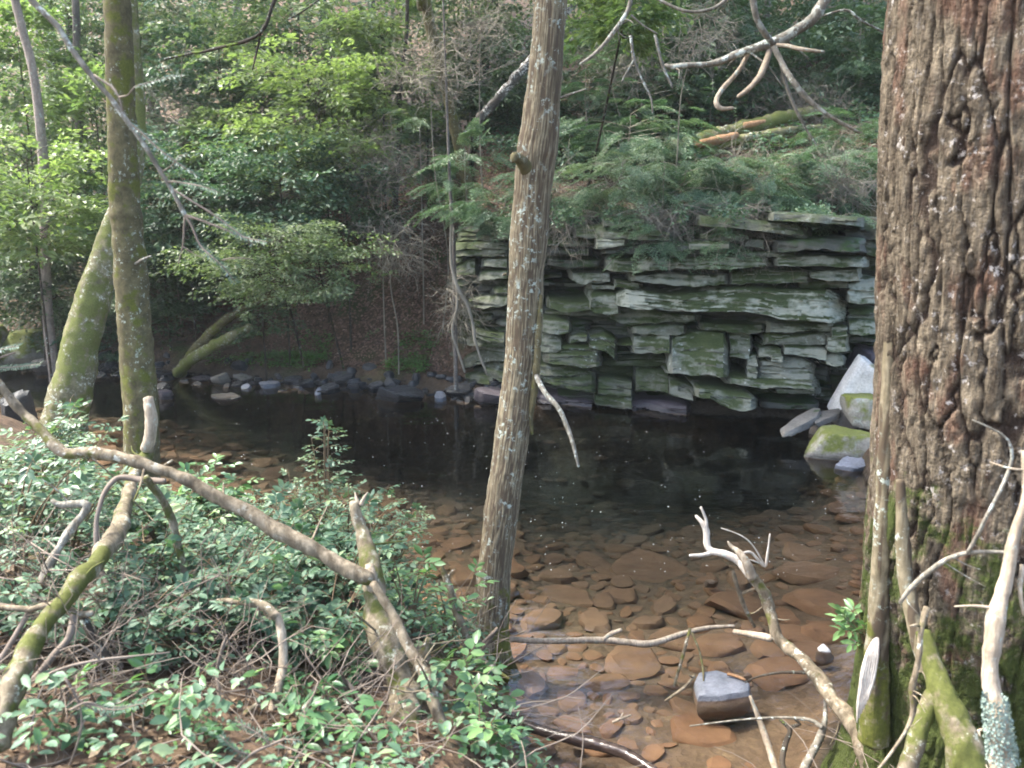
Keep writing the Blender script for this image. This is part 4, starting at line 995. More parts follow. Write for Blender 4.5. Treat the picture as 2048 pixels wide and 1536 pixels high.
limb('dead_pole', 'slim pale pole rising from the bank left of the centre trunk', 'branch', [(884,1130,4.3,3),(888,1145,4.3,6),(900,1182,4.28,9),(915,1228,4.25,10),(932,1270,4.2,10),(948,1305,4.15,10),(960,1345,4.1,8)], [[(945,1300,4.15,6),(975,1328,4.05,5),(1018,1358,3.95,3)], [(880,1180,4.3,3),(878,1160,4.3,2)]], mat='limb_brown', n=12, ds=.02)
limb('dead_pole', 'pale barkless curved stick standing in the middle of the near shrubs', 'branch', [(545,1222,3.1,8),(556,1240,3.1,10),(562,1275,3.08,11),(566,1320,3.05,12),(560,1365,3.0,12),(549,1410,2.95,12),(538,1450,2.9,11),(528,1495,2.85,10),(518,1560,2.8,10)], [[(552,1236,3.1,10),(535,1215,3.12,9),(505,1206,3.14,8),(470,1202,3.16,6),(435,1200,3.2,4)]], mat='dead_pale', mats=['limb_moss'], n=14, ds=.02, rough=.22)
limb('mossy_limb', 'crooked mossy limb with a bare white tip crossing the brown trunk at the left', 'branch', [(294, 790, 4.3, 8), (298, 815, 4.3, 11), (303, 850, 4.28, 12), (300, 885, 4.25, 13), (290, 912, 4.2, 14), (275, 940, 4.1, 14), (262, 975, 3.95, 14), (252, 1010, 3.8, 17), (240, 1045, 3.6, 19), (222, 1085, 3.4, 21), (190, 1130, 3.15, 18), (140, 1190, 2.9, 19), (85, 1260, 2.7, 22), (45, 1330, 2.55, 26), (15, 1400, 2.45, 29), (-20, 1490, 2.35, 32)],
     [[(296,795,4.22,9),(302,830,4.2,12),(301,870,4.2,12.5),(293,900,4.2,12)]], names=['bare_tip'], mats=['dead_pale'], mat='limb_moss', n=24, ds=.02, rough=.2, f=10)
limb('dead_branch', 'pale forked dead branch standing up at the far left of the near bank', 'branch', [(102,998,3.5,5),(120,1008,3.5,7),(150,1010,3.5,8),(172,1012,3.5,9),(164,1032,3.48,9),(146,1055,3.45,9),(122,1092,3.4,10),(98,1135,3.35,11),(82,1180,3.3,12),(74,1235,3.25,12),(66,1300,3.2,12)], mat='limb_grey', n=12, ds=.02, rough=.2)
limb('dead_branch', 'light brown twisted branch lying level at the lower left edge', 'branch', [(-20,1212,2.9,6),(30,1216,2.9,6.5),(60,1220,2.9,7),(85,1212,2.9,8),(115,1212,2.9,8),(150,1228,2.9,8),(185,1226,2.9,6)], [[(150,1226,2.9,8),(138,1275,2.85,7),(108,1310,2.8,7),(75,1350,2.75,6),(20,1400,2.7,5)], [(160,1225,2.95,8),(195,1290,2.9,9),(235,1345,2.85,10),(270,1400,2.8,11),(296,1460,2.75,12),(310,1530,2.7,12)], [(60,1220,2.92,6),(20,1290,2.85,6),(-20,1350,2.8,6)]], mat='limb_brown', mats=['twig', 'bark_dark', 'twig'], n=12, ds=.02, rough=.2)
limb('fallen_branch', 'curved light brown root lying across the bottom edge left of the pale curved stick', 'branch', [(200,1560,2.5,9),(235,1515,2.55,10),(270,1488,2.6,10),(310,1480,2.62,9),(345,1490,2.62,8)], mat='limb_brown', n=12, ds=.02)
limb('fallen_branch', 'short lichen covered branch lying below the pale curved stick', 'branch', [(455,1475,2.8,6),(480,1440,2.85,8),(500,1420,2.88,7),(520,1405,2.9,4)], [[(450,1490,2.8,8),(500,1500,2.78,9),(540,1500,2.76,8)]], mat='limb_moss', n=10, ds=.02)
# thin twigs over the shrubs
TW = [
 ('thin bare twig arching across the lower left shrubs', [(0,1400,2.5,3),(60,1365,2.5,3),(130,1335,2.5,3),(200,1320,2.52,3),(270,1312,2.55,2.5),(340,1305,2.6,1.5)], [[(200,1320,2.52,2),(160,1290,2.5,2),(120,1302,2.5,1.5)], [(100,1345,2.5,2),(75,1400,2.45,2),(60,1470,2.4,2)]]),
 ('thin pale twig dropping from the lower left tangle', [(130,1355,2.4,2.5),(155,1400,2.4,2.5),(163,1450,2.4,2.5),(150,1500,2.4,2),(130,1550,2.4,2)], [[(160,1400,2.4,2),(190,1420,2.42,2),(250,1415,2.45,1.5)], [(155,1470,2.4,1.5),(170,1440,2.4,1.5)]]),
 ('slender upright broken stem with a pale tip in the shrubs', [(454,1270,2.9,2),(446,1290,2.9,4),(438,1320,2.9,4),(434,1350,2.9,4),(440,1400,2.85,4)], []),
 ('thin forked twig rising from the litter below the snag', [(770,1500,2.7,2),(800,1450,2.75,2),(840,1410,2.8,1.5)], [[(770,1500,2.7,2),(700,1420,2.75,1.5),(690,1400,2.75,1)]]),
 ('thin fallen stick crossing from the snag towards the left litter', [(760,1345,3.2,4),(715,1365,3.15,4.5),(690,1380,3.1,4)], []),
 ('dark upright twig in front of the boulder among the shrubs', [(300,1280,3.3,2),(330,1230,3.3,3),(380,1180,3.3,3),(440,1150,3.3,2)], []),
]
for lb, m_, sb in TW: limb('twig', lb, 'twig', m_, sb, mat='twig', n=6, ds=.03)

# water side: driftwood
limb('driftwood_limb', 'dead limb leaning out over the water from the big pine, tip pale and forked', 'driftwood',
     [(1760,1560,3.75,26),(1728,1490,3.8,23),(1700,1440,3.9,20),(1672,1400,4.0,18),(1640,1362,4.1,17),(1605,1322,4.2,15),(1575,1295,4.3,14.5),(1552,1268,4.35,15),(1541,1235,4.4,14),(1530,1200,4.45,12.5),(1512,1165,4.5,12),(1492,1132,4.55,10.5)],
     [[(1500,1148,4.52,11),(1478,1122,4.57,9.5),(1450,1108,4.6,8),(1425,1102,4.63,7),(1414,1090,4.65,6.5),(1413,1062,4.67,6),(1404,1045,4.68,4.5),(1392,1032,4.7,3)],
      [(1413,1064,4.67,4),(1412,1040,4.67,3),(1402,1014,4.68,2)],
      [(1425,1104,4.63,5),(1405,1110,4.62,4),(1380,1111,4.6,3)],
      [(1505,1155,4.45,11),(1495,1130,4.45,9),(1478,1105,4.47,7),(1462,1092,4.5,4),(1456,1083,4.5,2)],
      [(1480,1108,4.48,2.5),(1500,1104,4.5,2.5),(1515,1118,4.5,2.5),(1530,1132,4.5,3),(1535,1108,4.5,2.5),(1540,1068,4.5,1.5)],
      [(1528,1128,4.5,1.6),(1505,1090,4.5,1.5),(1480,1070,4.5,1.3),(1442,1056,4.5,1)],
      [(1530,1130,4.5,1.5),(1500,1120,4.5,1.5),(1475,1118,4.5,1)],
      [(1466,1142,4.6,3.5),(1478,1185,4.6,4.5),(1494,1225,4.6,4),(1509,1254,4.6,3)],
      [(1484,1188,4.6,3),(1502,1180,4.58,2.5),(1520,1176,4.55,2)],
      [(1545,1277,4.38,8),(1510,1270,4.45,7),(1468,1263,4.55,5)],
      [(1620,1345,4.15,4),(1560,1345,4.2,3),(1510,1355,4.3,2),(1490,1366,4.35,1)]],
     mat='limb_brown', n=18, ds=.018, rough=.2, names=['pale_tip', 'pale_tip', 'pale_tip', 'splinter', 'side_twig', 'side_twig', 'side_twig', 'side_branch', 'side_twig', 'side_branch', 'side_twig'],
     mats=['dead_white', 'dead_white', 'dead_white', 'dead_pale', 'dead_white', 'dead_white', 'dead_white', None, None, 'dead_pale', 'bark_dark'])  # tip twigs coloured paler than the stem
def wpath(sp): # px,py,z,r
    P = np.array([onz(a, b, c) for a, b, c, d in sp]); r = np.array([d/FPX*(P[k][1]/_dir(sp[k][0], sp[k][1])[1]) for k, (a, b, c, d) in enumerate(sp)]); return P, r
def wlimb(name, label, cat, main, subs=(), mat='limb_brown', n=10, ds=.02):
    P, r = wpath(main)
    if not subs: V, F = tube(P, r, n, ds, .2, 20); return tag(obj(name, V, F, M[mat], None, origin=P[P[:, 2].argmin()]), label, cat)
    root = empty(name, P[P[:, 2].argmin()], label, cat); V, F = tube(P, r, n, ds, .2, 20); obj('stem', V, F, M[mat], root)
    for sp in subs: P, r = wpath(sp); V, F = tube(P, r, max(6, n-3), ds, .2, 20); obj('side_branch', V, F, M[mat], root)
    return root
wlimb('driftwood_stick', 'long thin pale stick lying level over the water right of the centre trunk', 'driftwood', [(860,1330,.16,6),(930,1305,.13,6),(1005,1280,.1,6),(1060,1281,.09,6),(1120,1282,.08,6),(1200,1280,.07,7),(1250,1284,.06,6.5),(1298,1288,.05,6.5),(1340,1276,.05,6),(1375,1265,.06,5),(1420,1255,.08,4.5),(1468,1252,.1,3)],
      [[(1205,1280,.08,5),(1222,1268,.1,5),(1242,1260,.13,4)], [(1002,1278,.1,3),(1010,1272,.12,2.5),(1018,1268,.14,2)]], mat='dead_pale')
wlimb('driftwood_stick', 'short stick standing down into the water from the long level stick', 'driftwood', [(1380,1258,.1,3),(1366,1310,.03,3.5),(1348,1372,-.08,2.5)], mat='limb_brown')
wlimb('driftwood_stick', 'thin olive twig bending down to the flat grey stone', 'driftwood', [(1384,1266,.12,2),(1398,1300,.1,2.2),(1406,1340,.06,2.2),(1407,1362,.04,1.5)], mat='bark_olive')
wlimb('wet_log', 'black wet log shining in the shallow water at the bottom edge', 'log', [(990,1425,.015,8),(1030,1442,.02,10),(1075,1458,.015,10),(1120,1472,.02,11),(1160,1480,.03,13),(1200,1490,.03,13),(1245,1505,.03,12),(1290,1530,.02,11),(1340,1570,.01,10)], mat='log_wet', n=20)
wlimb('driftwood_stick', 'straight pale stick poking up from the bottom right shallows', 'driftwood', [(1500,1392,.3,2.5),(1512,1422,.22,5),(1528,1465,.12,6.5),(1548,1530,.02,7),(1560,1575,-.05,7)], mat='dead_pale')
wlimb('driftwood_stick', 'lichen spotted forked stick in front of the driftwood limb', 'driftwood', [(1650,1400,.35,3),(1650,1440,.3,5),(1640,1475,.22,8),(1622,1510,.15,8),(1600,1555,.1,8)], [[(1645,1455,.28,5),(1620,1440,.28,4),(1560,1435,.25,2.5),(1480,1440,.2,2),(1380,1452,.15,1.5)]], mat='limb_grey')
wlimb('driftwood_stick', 'curled dark stick at the bank below the driftwood limb', 'driftwood', [(1560,1440,.2,3),(1580,1460,.2,5),(1570,1490,.15,6),(1565,1530,.1,6),(1585,1560,.05,6)], [[(1580,1455,.22,4),(1600,1448,.24,3),(1590,1440,.26,2)]], mat='bark_dark')
wlimb('driftwood_stick', 'reddish wet twig crossing the left corner of the flat grey stone', 'driftwood', [(1388,1352,.05,3),(1372,1372,.03,3),(1345,1392,-.01,3),(1330,1402,-.05,2)], [[(1386,1356,.05,2),(1378,1350,.07,1.6)]], mat='limb_brown')
wlimb('driftwood_stick', 'orange yellow sliver of wood behind the flat grey stone', 'driftwood', [(1455,1348,.06,3),(1470,1352,.06,4),(1490,1360,.05,3)], mat='wood_orange')
wlimb('driftwood_stick', 'small sunken twig showing pale tips above the wet log', 'driftwood', [(1225,1445,.0,3),(1240,1438,.02,3),(1262,1430,.03,2)], [[(1240,1438,.02,2),(1246,1426,.05,1.5)]], mat='dead_pale')
# sticks in front of the big trunk
limb('dead_branch', 'forked grey twig reaching up in front of the big pine', 'branch', [(1800,1205,2.8,4),(1818,1180,2.78,5),(1850,1150,2.75,5.5),(1895,1118,2.7,5.5),(1935,1106,2.66,5.5),(1975,1104,2.64,4.5),(2020,1105,2.62,4)], [[(1935,1106,2.66,4.5),(1955,1070,2.64,4),(1985,1010,2.6,4),(2010,960,2.6,4),(2024,915,2.6,3.5),(2016,880,2.6,2.5),(1985,858,2.6,2),(1945,840,2.6,1.5)]], mat='limb_grey', n=9)
limb('dead_pole', 'light brown barkless pole with blue green lichen at its foot by the right edge', 'branch', [(2062,900,2.5,9),(2050,980,2.5,11),(2036,1050,2.5,13),(2022,1110,2.49,15),(2006,1170,2.48,16),(1994,1230,2.46,18),(1988,1290,2.44,19),(1988,1350,2.42,19),(1990,1410,2.4,20),(1998,1480,2.38,22),(2008,1560,2.35,24),(2014,1700,2.3,26)], [[(2046,1130,2.5,5),(2040,1180,2.47,4),(2048,1230,2.47,3)]], mat='dead_pale', n=22, ds=.02)
limb('dead_branch', 'small broken branch with a pale elbow in front of the mossy root', 'branch', [(1856,1214,2.9,6),(1848,1240,2.88,7),(1840,1270,2.87,6),(1838,1305,2.86,6),(1832,1345,2.85,6),(1824,1380,2.84,7),(1826,1420,2.83,6),(1812,1460,2.82,4),(1780,1510,2.8,3),(1740,1560,2.78,3)], [[(1843,1252,2.88,3),(1832,1250,2.87,3),(1820,1252,2.86,2)]], mat='limb_brown', n=10)

# ---------------------------------------------------------------- leaves
def unit(v): return v/(np.linalg.norm(v, axis=-1, keepdims=True)+1e-9)
def leaf_quads(P, D, N, L, W):                     # folded rhombic leaves
    n = len(P); D = unit(D); S = unit(np.cross(D, N)); Nn = np.cross(S, D)
    L = np.broadcast_to(L, n)[:, None]; W = np.broadcast_to(W, n)[:, None]
    V = np.stack((P, P+D*L*.45+S*W*.5+Nn*W*.12, P+D*L-Nn*L*.10, P+D*L*.45-S*W*.5+Nn*W*.12), 1).reshape(-1, 3)
    i = np.arange(n)[:, None]*4
    return V, [np.concatenate((i+[[0, 1, 2]], i+[[0, 2, 3]]))]
def leaf_oval(P, D, N, L, W, curl=.18):
    n = len(P); D = unit(D); S = unit(np.cross(D, N)); Nn = np.cross(S, D)
    L = np.broadcast_to(L, n)[:, None]; W = np.broadcast_to(W, n)[:, None]
    f = lambda t, s, u: P + D*L*t + S*W*s + Nn*(W*u - L*curl*t*t)
    V = np.stack((f(0, 0, 0), f(.28, .36, .14), f(.30, 0, 0), f(.28, -.36, .14), f(.62, .46, .16), f(.64, 0, 0), f(.62, -.46, .16), f(.88, .2, .05), f(.88, -.2, .05), f(1., 0, 0)), 1).reshape(-1, 3)
    i = np.arange(n)[:, None]*10
    return V, [np.concatenate((i+[[0, 2, 1]], i+[[0, 3, 2]], i+[[4, 5, 7]], i+[[5, 6, 8]], i+[[7, 5, 9]], i+[[5, 8, 9]])), np.concatenate((i+[[1, 2, 5, 4]], i+[[2, 3, 6, 5]]))]
def rnd_attr(nv, n, mean=None):
    a = rng.random(n) if mean is None else np.clip(mean + rng.normal(0, .22, n), 0, 1)
    return np.repeat(a, nv)
UP = np.array((0, 0, 1.)); DENS, LSZ = 1.5, 1.35
def foliage(name, L, kind, mat, parent, origin=None, stuff=False):
    P, D, N, ln, wd, rm = L
    V, F = (leaf_quads if kind == 'q' else leaf_oval)(P, D, N, ln, wd)
    o = obj(name, V, F, M[mat], parent, origin, smooth=(kind != 'q'), attrs={'rnd': rnd_attr(4 if kind == 'q' else 10, len(P), rm)})
    if stuff: o['kind'] = 'stuff'
    return o
def cat_(Ls): return [np.concatenate([np.broadcast_to(l[k], (len(l[0]),)) if k > 2 else l[k] for l in Ls]) for k in range(6)]
def spray(o, out, nrm, length, nl, ll, width=.5, rm=.5, ratio=.55):
    """flat spray of alternate leaves along a drooping twig"""
    t = np.linspace(.12, 1, nl); side = np.where(np.arange(nl) % 2, 1., -1.)
    S = unit(np.cross(out, nrm))
    off = side*width*length*(1-.55*t)*rng.uniform(.05, 1., nl)
    P = o + out*(t*length)[:, None] + S*off[:, None] - UP*(t*t*length*.22)[:, None] + rng.normal(0, ll*.25, (nl, 3))
    D = unit(out*.7 + S*side[:, None]*.8 - UP*.15 + rng.normal(0, .3, (nl, 3)))
    N = unit(nrm + rng.normal(0, .32, (nl, 3)))
    L = ll*rng.uniform(.65, 1.15, nl)
    return (P, D, N, L, L*ratio, np.full(nl, rm))
def needle_spray(o, out, nrm, length, ll, rm=.5, k=8):
    S = unit(np.cross(out, nrm)); res = []
    for t in np.linspace(.1, 1, k):
        for sd in (-1, 1):
            m = 4; tl = length*.45*(1.05-t*.8)
            d = unit(out*.75+S*sd*.75-UP*.12)
            u = np.linspace(.1, 1, m)
            P = o + out*t*length - UP*(t*t*length*.3) + d*(u*tl)[:, None] - UP*(u*u*tl*.2)[:, None]
            for s2 in (-1, 1):
                D = unit(d*.7+np.cross(d, nrm)*s2*.7+rng.normal(0, .15, (m, 3)))
                res.append((P, D, unit(nrm+rng.normal(0, .25, (m, 3))), np.full(m, ll), np.full(m, ll*.42), np.full(m, rm)))
    return cat_(res)
def crown(root, c, rr, nspr, nl, ll, mat, kind='spray', stem=True, stem_r=.02, rm=.5, droop=.2, base=None, length=None, twigm='bark_dark', shell=.55, stemm=None, ratio=.55):
    c = np.array(c, float); rr = np.array(rr, float); Ls = []; G = Geo()
    if kind == 'spray': nspr = int(nspr*DENS); ll = ll*LSZ
    else: nspr = int(nspr*1.35); ll *= 1.15
    base = np.array(base if base is not None else (c[0], c[1], gz(c[0], c[1])), float)
    if kind == 'spray': per = 7
    else: per = 5
    nb = max(6, nspr//per); h0 = rng.uniform(0, 6.28)
    for q in range(nb):                                  # tiers of branches reaching out of a leaning stem
        hh = rng.uniform(-1, 1); az = h0 + q*2.4 + rng.normal(0, .4)
        reach = math.sqrt(max(.12, 1-hh*hh*.8))*rng.uniform(.55, 1.3)
        dd = np.array((math.cos(az), math.sin(az), 0.))
        o_ = c + UP*rr[2]*(hh*.8-.25) + rng.normal(0, .08, 3)*rr
        tip = c + dd*rr*reach + UP*rr[2]*(hh+rng.uniform(-.12, .2)-droop*.35)
        mdp = (o_+tip)/2 + UP*rr[2]*.1
        r0 = stem_r*.4
        V, F = tube([o_, mdp, tip], [r0, r0*.6, r0*.2], 3, .3, 0); G.add(V, F)
        lat = np.cross(unit(tip-o_), UP); rmb = rng.normal(0, .1)
        m = per if rng.random() < .85 else per*2
        for k in range(m):
            t = rng.uniform(.25 if shell > .3 else .1, 1.08); sd = rng.choice((-1, 1))
            p = o_*(1-t)**2 + 2*mdp*t*(1-t) + tip*t*t + lat*sd*rng.uniform(.0, .38)*(1.15-t)*rr.mean() + rng.normal(0, .05, 3)*rr
            out = unit(unit(tip-o_)*.8 + lat*sd*rng.uniform(.1, 1.) - UP*droop*.5 + rng.normal(0, .15, 3))
            nrm = unit(UP + rng.normal(0, .2, 3)); nrm = unit(nrm-out*np.dot(nrm, out))
            ln = (length or rr.mean()*.5)*rng.uniform(.5, 1.2)
            rmq = np.clip(rm + .12*hh + rmb + rng.normal(0, .12), 0, 1); l2 = ll*rng.uniform(.75, 1.2)
            Ls.append(spray(p, out, nrm, ln, nl, l2, .45, rmq, ratio) if kind == 'spray' else needle_spray(p, out, nrm, ln, l2, rmq))
    foliage('foliage', cat_(Ls), 'q', mat, root, stuff=True)
    if G.n: b = G.obj('twigs', M[twigm], root); b['kind'] = 'stuff'
    if stem:
        mid_ = (base+c)/2 + rng.normal(0, .05, 3)*rr
        V, F = tube([base-UP*.1, mid_, c, c+UP*rr[2]*.6], [stem_r, stem_r*.85, stem_r*.55, stem_r*.2], 8, .12, .15, 6)
        obj('stem', V, F, M[stemm or twigm], root)
def plant(name, label, cat, px, py, Y, rpx, rpy, depth, nspr, nl, ll, mat, kind='spray', group=None, **kw):
    c = at(px, py, Y); s = Y/_dir(px, py)[1]/FPX
    c[2] = max(c[2], gz(c[0], c[1])+.1)
    b = [c[0]+kw.pop('bx', 0.), c[1]+kw.pop('by', 0.)]
    fy_ = np.interp(b[0], FARX, FARY)
    if b[0] > -1.2 and fy_-1.2 < b[1] < fy_+1.3: b[1] = fy_+1.3
    b = np.array((b[0], b[1], gz(*b)))
    if kw.pop('overhang', False): b = np.array(kw.pop('bpos'))
    root = empty(name, b, label, cat, group)
    crown(root, c, (rpx*s, depth, rpy*s), nspr, nl, ll, mat, kind, base=b, **kw)
    return root

# unseen crowns of the tall background trees, made denser on the right for shade
for root, top, mt in CROWNS:
    c = np.array(top) - UP*2.5
    b = wloc(root)
    k_ = c[0] > 1.5
    crown(root, c, (4.6, 4., 4.2) if k_ else (3.4, 3.2, 3.6), 330 if k_ else 140, 12, .28, 'leaf_deep' if rng.random() < .6 else 'leaf_beech', stem=False, stem_r=.12, base=(c[0], c[1], c[2]-4), length=1.5)
# unseen crowns added over the near trees to shade bank and pool
for root, c, rr, ns in ((lt, (-4.4, 7.6, 11.), (3., 3., 2.4), 200), (mid, (1., 7.6, 11.), (3.2, 3.2, 2.4), 280), (big, (2.4, 3.6, 12.5), (3.6, 3.6, 3.), 300), (t_, (-7.4, 11., 11), (2.6, 2.6, 2.2), 130)):
    crown(root, c, rr, ns, 12, .17, 'leaf_beech', stem=False, stem_r=.08, base=(c[0], c[1], c[2]-3.5), length=1.3)
# understory plants of the far side
BG = [
 # label, mat, px, py, Y, rpx, rpy, depth, sprays, leaves, leaf size, kw
 ('maple sapling', 'bright yellow green maple at the left edge with layered leaves', 'leaf_maple', 60, 380, 12.6, 135, 110, 1.1, 170, 22, .085, dict(rm=.85)),
 ('maple sapling', 'small light green maple beside the brown trunk under the pale conifer bough', 'leaf_maple', 195, 260, 15.5, 75, 120, 1.0, 90, 20, .09, dict(rm=.6)),
 ('beech sapling', 'wide beech spray of small bright leaves hanging over the far shore', 'leaf_beech', 545, 500, 12.9, 165, 75, 1.1, 210, 26, .052, dict(rm=.8, by=1.6, shell=.3)),
 ('beech sapling', 'lower beech spray right above the mossy logs', 'leaf_beech', 640, 545, 12.8, 100, 48, .8, 90, 24, .05, dict(rm=.6, by=1.5, shell=.3)),
 ('beech sapling', 'tall sunlit beech with yellow green crown left of the centre trunk', 'leaf_maple', 640, 250, 15.5, 170, 130, 1.6, 250, 22, .085, dict(rm=.9)),
 ('beech sapling', 'pale green beech crown high above the sunlit one', 'leaf_beech', 600, 90, 17.5, 190, 110, 1.8, 230, 22, .1, dict(rm=.8)),
 ('beech sapling', 'leafy beech crown at the top just left of the slender golden trunk', 'leaf_maple', 770, 130, 16.5, 110, 110, 1.3, 150, 20, .085, dict(rm=.8)),
 ('shrub', 'dense dark glossy shrub under the sunlit beech', 'leaf_blue', 560, 350, 14.6, 150, 95, 1.3, 220, 22, .075, dict(rm=.45)),
 ('shrub', 'blue green shrub filling the slope between the brown trunk and the beech sprays', 'leaf_blue', 370, 400, 15.2, 120, 110, 1.4, 210, 22, .08, dict(rm=.4)),
 ('shrub', 'blue green broad leaved shrub in the upper left behind the conifer bough', 'leaf_blue', 440, 190, 18., 130, 105, 1.6, 210, 20, .1, dict(rm=.5)),
 ('shrub', 'pale grey green shrub at the top left of the sunlit crowns', 'leaf_pale', 350, 70, 20., 110, 90, 1.6, 130, 20, .1, dict(rm=.5)),
 ('shrub', 'dim green shrub behind the mossy leaning trunk', 'leaf_deep', 330, 560, 15.4, 110, 70, 1.2, 170, 22, .07, dict(rm=.4)),
 ('shrub', 'deep green shrub at the left edge beneath the bright maple', 'leaf_deep', 60, 540, 15., 110, 90, 1.2, 180, 22, .08, dict(rm=.5)),
 ('shrub', 'low green shrub at the foot of the dark curved trunk', 'leaf_blue', 190, 640, 15.8, 90, 50, 1., 120, 20, .06, dict(rm=.4)),
 ('maple sapling', 'green maple at the top left corner behind the thin pale trunk', 'leaf_maple', 40, 120, 16., 90, 90, 1.3, 120, 20, .1, dict(rm=.5)),
 ('maple sapling', 'light maple crown at the top between the dark trunk and the brown trunk', 'leaf_beech', 170, 60, 19., 80, 90, 1.3, 110, 20, .1, dict(rm=.5)),
 ('maple sapling', 'bright maple leaves at the top right of the centre trunk', 'leaf_maple', 1250, 25, 9.5, 110, 50, .8, 75, 20, .07, dict(rm=.75, by=4.5)),
 ('maple sapling', 'small green maple under the black thin branch', 'leaf_beech', 470, 300, 16.3, 90, 80, 1.2, 120, 20, .09, dict(rm=.6)),
 ('shrub', 'dark leafy shrub at the head of the brown slope', 'leaf_deep', 690, 400, 14.9, 100, 60, 1., 150, 22, .06, dict(rm=.35)),
 ('shrub', 'yellow green shrub behind the slender golden trunk', 'leaf_beech', 850, 190, 18., 90, 90, 1.3, 110, 18, .09, dict(rm=.6)),
 ('shrub', 'low leafy shrub at the foot of the wide grey trunk', 'leaf_maple', 1690, 185, 19., 75, 40, 1., 80, 18, .09, dict(rm=.6)),
 ('shrub', 'green shrub high on the slope above the fallen log', 'leaf_deep', 1560, 130, 21., 110, 60, 1.2, 120, 18, .09, dict(rm=.4)),
 ('shrub', 'dim shrub at the top between the centre trunk and the broken limb', 'leaf_deep', 1400, 60, 22., 120, 80, 1.4, 120, 18, .1, dict(rm=.4)),
 ('shrub', 'pale green shrub behind the pinkish bare twigs at the top', 'leaf_beech', 940, 30, 18., 100, 70, 1.3, 130, 18, .09, dict(rm=.6)),
 ('shrub', 'dim green shrub right behind the leaning dead trunk', 'leaf_deep', 1010, 150, 17.5, 110, 80, 1.2, 130, 18, .09, dict(rm=.5)),
 ('shrub', 'grey green shrub low behind the centre trunk', 'leaf_blue', 1120, 300, 15.5, 120, 50, 1., 120, 20, .06, dict(rm=.4)),
 ('shrub', 'green shrub on the dim slope right of the pencil thin trunk', 'leaf_deep', 1480, 200, 18.5, 90, 45, 1., 90, 18, .08, dict(rm=.4)),
 ('sapling', 'small leafy sapling by the far shore stones', 'leaf_deep', 525, 640, 14.3, 55, 38, .6, 50, 20, .045, dict(rm=.5)),
 ('sapling', 'bush of small dark leaves behind the shore at the far left', 'leaf_blue', 240, 700, 15.6, 60, 26, .5, 50, 20, .05, dict(rm=.4)),
]
for cat, lb, mt, px, py, Y, rx, ry, dp, ns, nl, ll, kw in BG:
    plant(cat.replace(' ', '_'), lb, cat, px, py, Y, rx, ry, dp, ns, nl, ll, mt, **kw)
HEM = [
 ('young hemlock with drooping blue green sprays on the left of the cliff top', 930, 350, 13.2, 90, 75, .8, 60, .034, .5, 0),
 ('pale sprayed hemlock bough leaning out over the middle of the cliff', 1245, 345, 12.6, 85, 42, .7, 55, .032, .95, .6),
 ('feathery hemlock beside the foot of the fallen log', 1260, 265, 14.2, 110, 45, .9, 65, .036, .45, 0),
 ('hemlock thicket hanging over the cliff edge right of the pale bough', 1370, 360, 12.9, 100, 60, .8, 80, .034, .55, .4),
 ('dark hemlock on the cliff rim above the big bright ledge', 1500, 370, 12.7, 90, 48, .7, 65, .034, .4, .5),
 ('small hemlock drooping down the cliff face under the rim', 1300, 455, 12.0, 60, 32, .3, 26, .028, .5, .9),
 ('little hemlock tuft hanging lower beside it on the cliff face', 1425, 475, 11.9, 45, 26, .3, 16, .028, .5, .9),
 ('dim hemlock on the right of the cliff top near the pine', 1640, 350, 13.2, 90, 50, .8, 45, .034, .35, 0),
 ('thin hemlock behind the centre trunk over the brown slope', 840, 280, 15., 90, 60, .8, 42, .036, .35, 0),
 ('hemlock tips under the cliff rim at the far right', 1680, 440, 12.2, 50, 20, .4, 16, .03, .5, .6),
 ('dusky hemlock behind the centre trunk on its right', 1170, 200, 15.6, 90, 110, .9, 70, .038, .3, 0),
 ('broad dark hemlock on the slope behind the broken limb', 1470, 170, 17.5, 150, 75, 1.2, 85, .045, .3, 0),
 ('dark hemlock under the wide grey trunk at the upper right', 1640, 110, 19., 130, 80, 1.2, 70, .05, .25, 0),
 ('hemlock crown cut by the top edge between the centre trunk and the broken limb', 1430, 20, 16.5, 150, 70, 1.2, 70, .045, .3, 0),
 ('dark hemlock behind the dangling twig in the upper right', 1290, 170, 16.2, 100, 90, 1., 60, .042, .3, 0),
 ('low hemlock right of the pencil thin trunk', 1530, 190, 17.2, 110, 40, .9, 50, .038, .35, 0),
 ('hemlock shoots against the big pine at the height of its top', 1720, 90, 16.5, 90, 80, 1., 60, .042, .3, 0),
 ('hemlock skirt above the right end of the cliff', 1700, 290, 13.8, 90, 50, .8, 50, .035, .4, .4),
 ('hemlock clump on the rim behind the centre trunk', 1110, 380, 13.2, 80, 50, .6, 55, .033, .4, .5),
 ('hemlock fringe along the rim over the left ledges', 1010, 410, 13.1, 70, 35, .5, 40, .03, .4, .6),
 ('grey green hemlock sprays beside the big pine just above the cliff', 1710, 330, 13.6, 90, 45, .7, 60, .034, .45, .3),
 ('hemlock sprays between the fallen log and the cliff rim', 1590, 345, 13.4, 100, 34, .6, 60, .034, .45, .3),
 ('hemlock sprays low on the rim beneath the fallen log foot', 1440, 335, 13.6, 80, 30, .6, 45, .034, .5, .3),
 ('hemlock sprays just above the fallen log', 1620, 200, 16.8, 110, 40, .9, 50, .04, .4, 0),
 ('hemlock sprays drooping in front of the fallen log foot', 1330, 300, 14.6, 80, 40, .7, 45, .036, .6, 0),
 ('shadowy hemlock at the top behind the pinkish branch tip', 1260, 90, 18., 130, 90, 1.2, 70, .048, .25, 0),
 ('dusky hemlock high above the cliff by the dangling twig', 1330, 190, 17., 110, 80, 1., 60, .04, .25, 0),
]
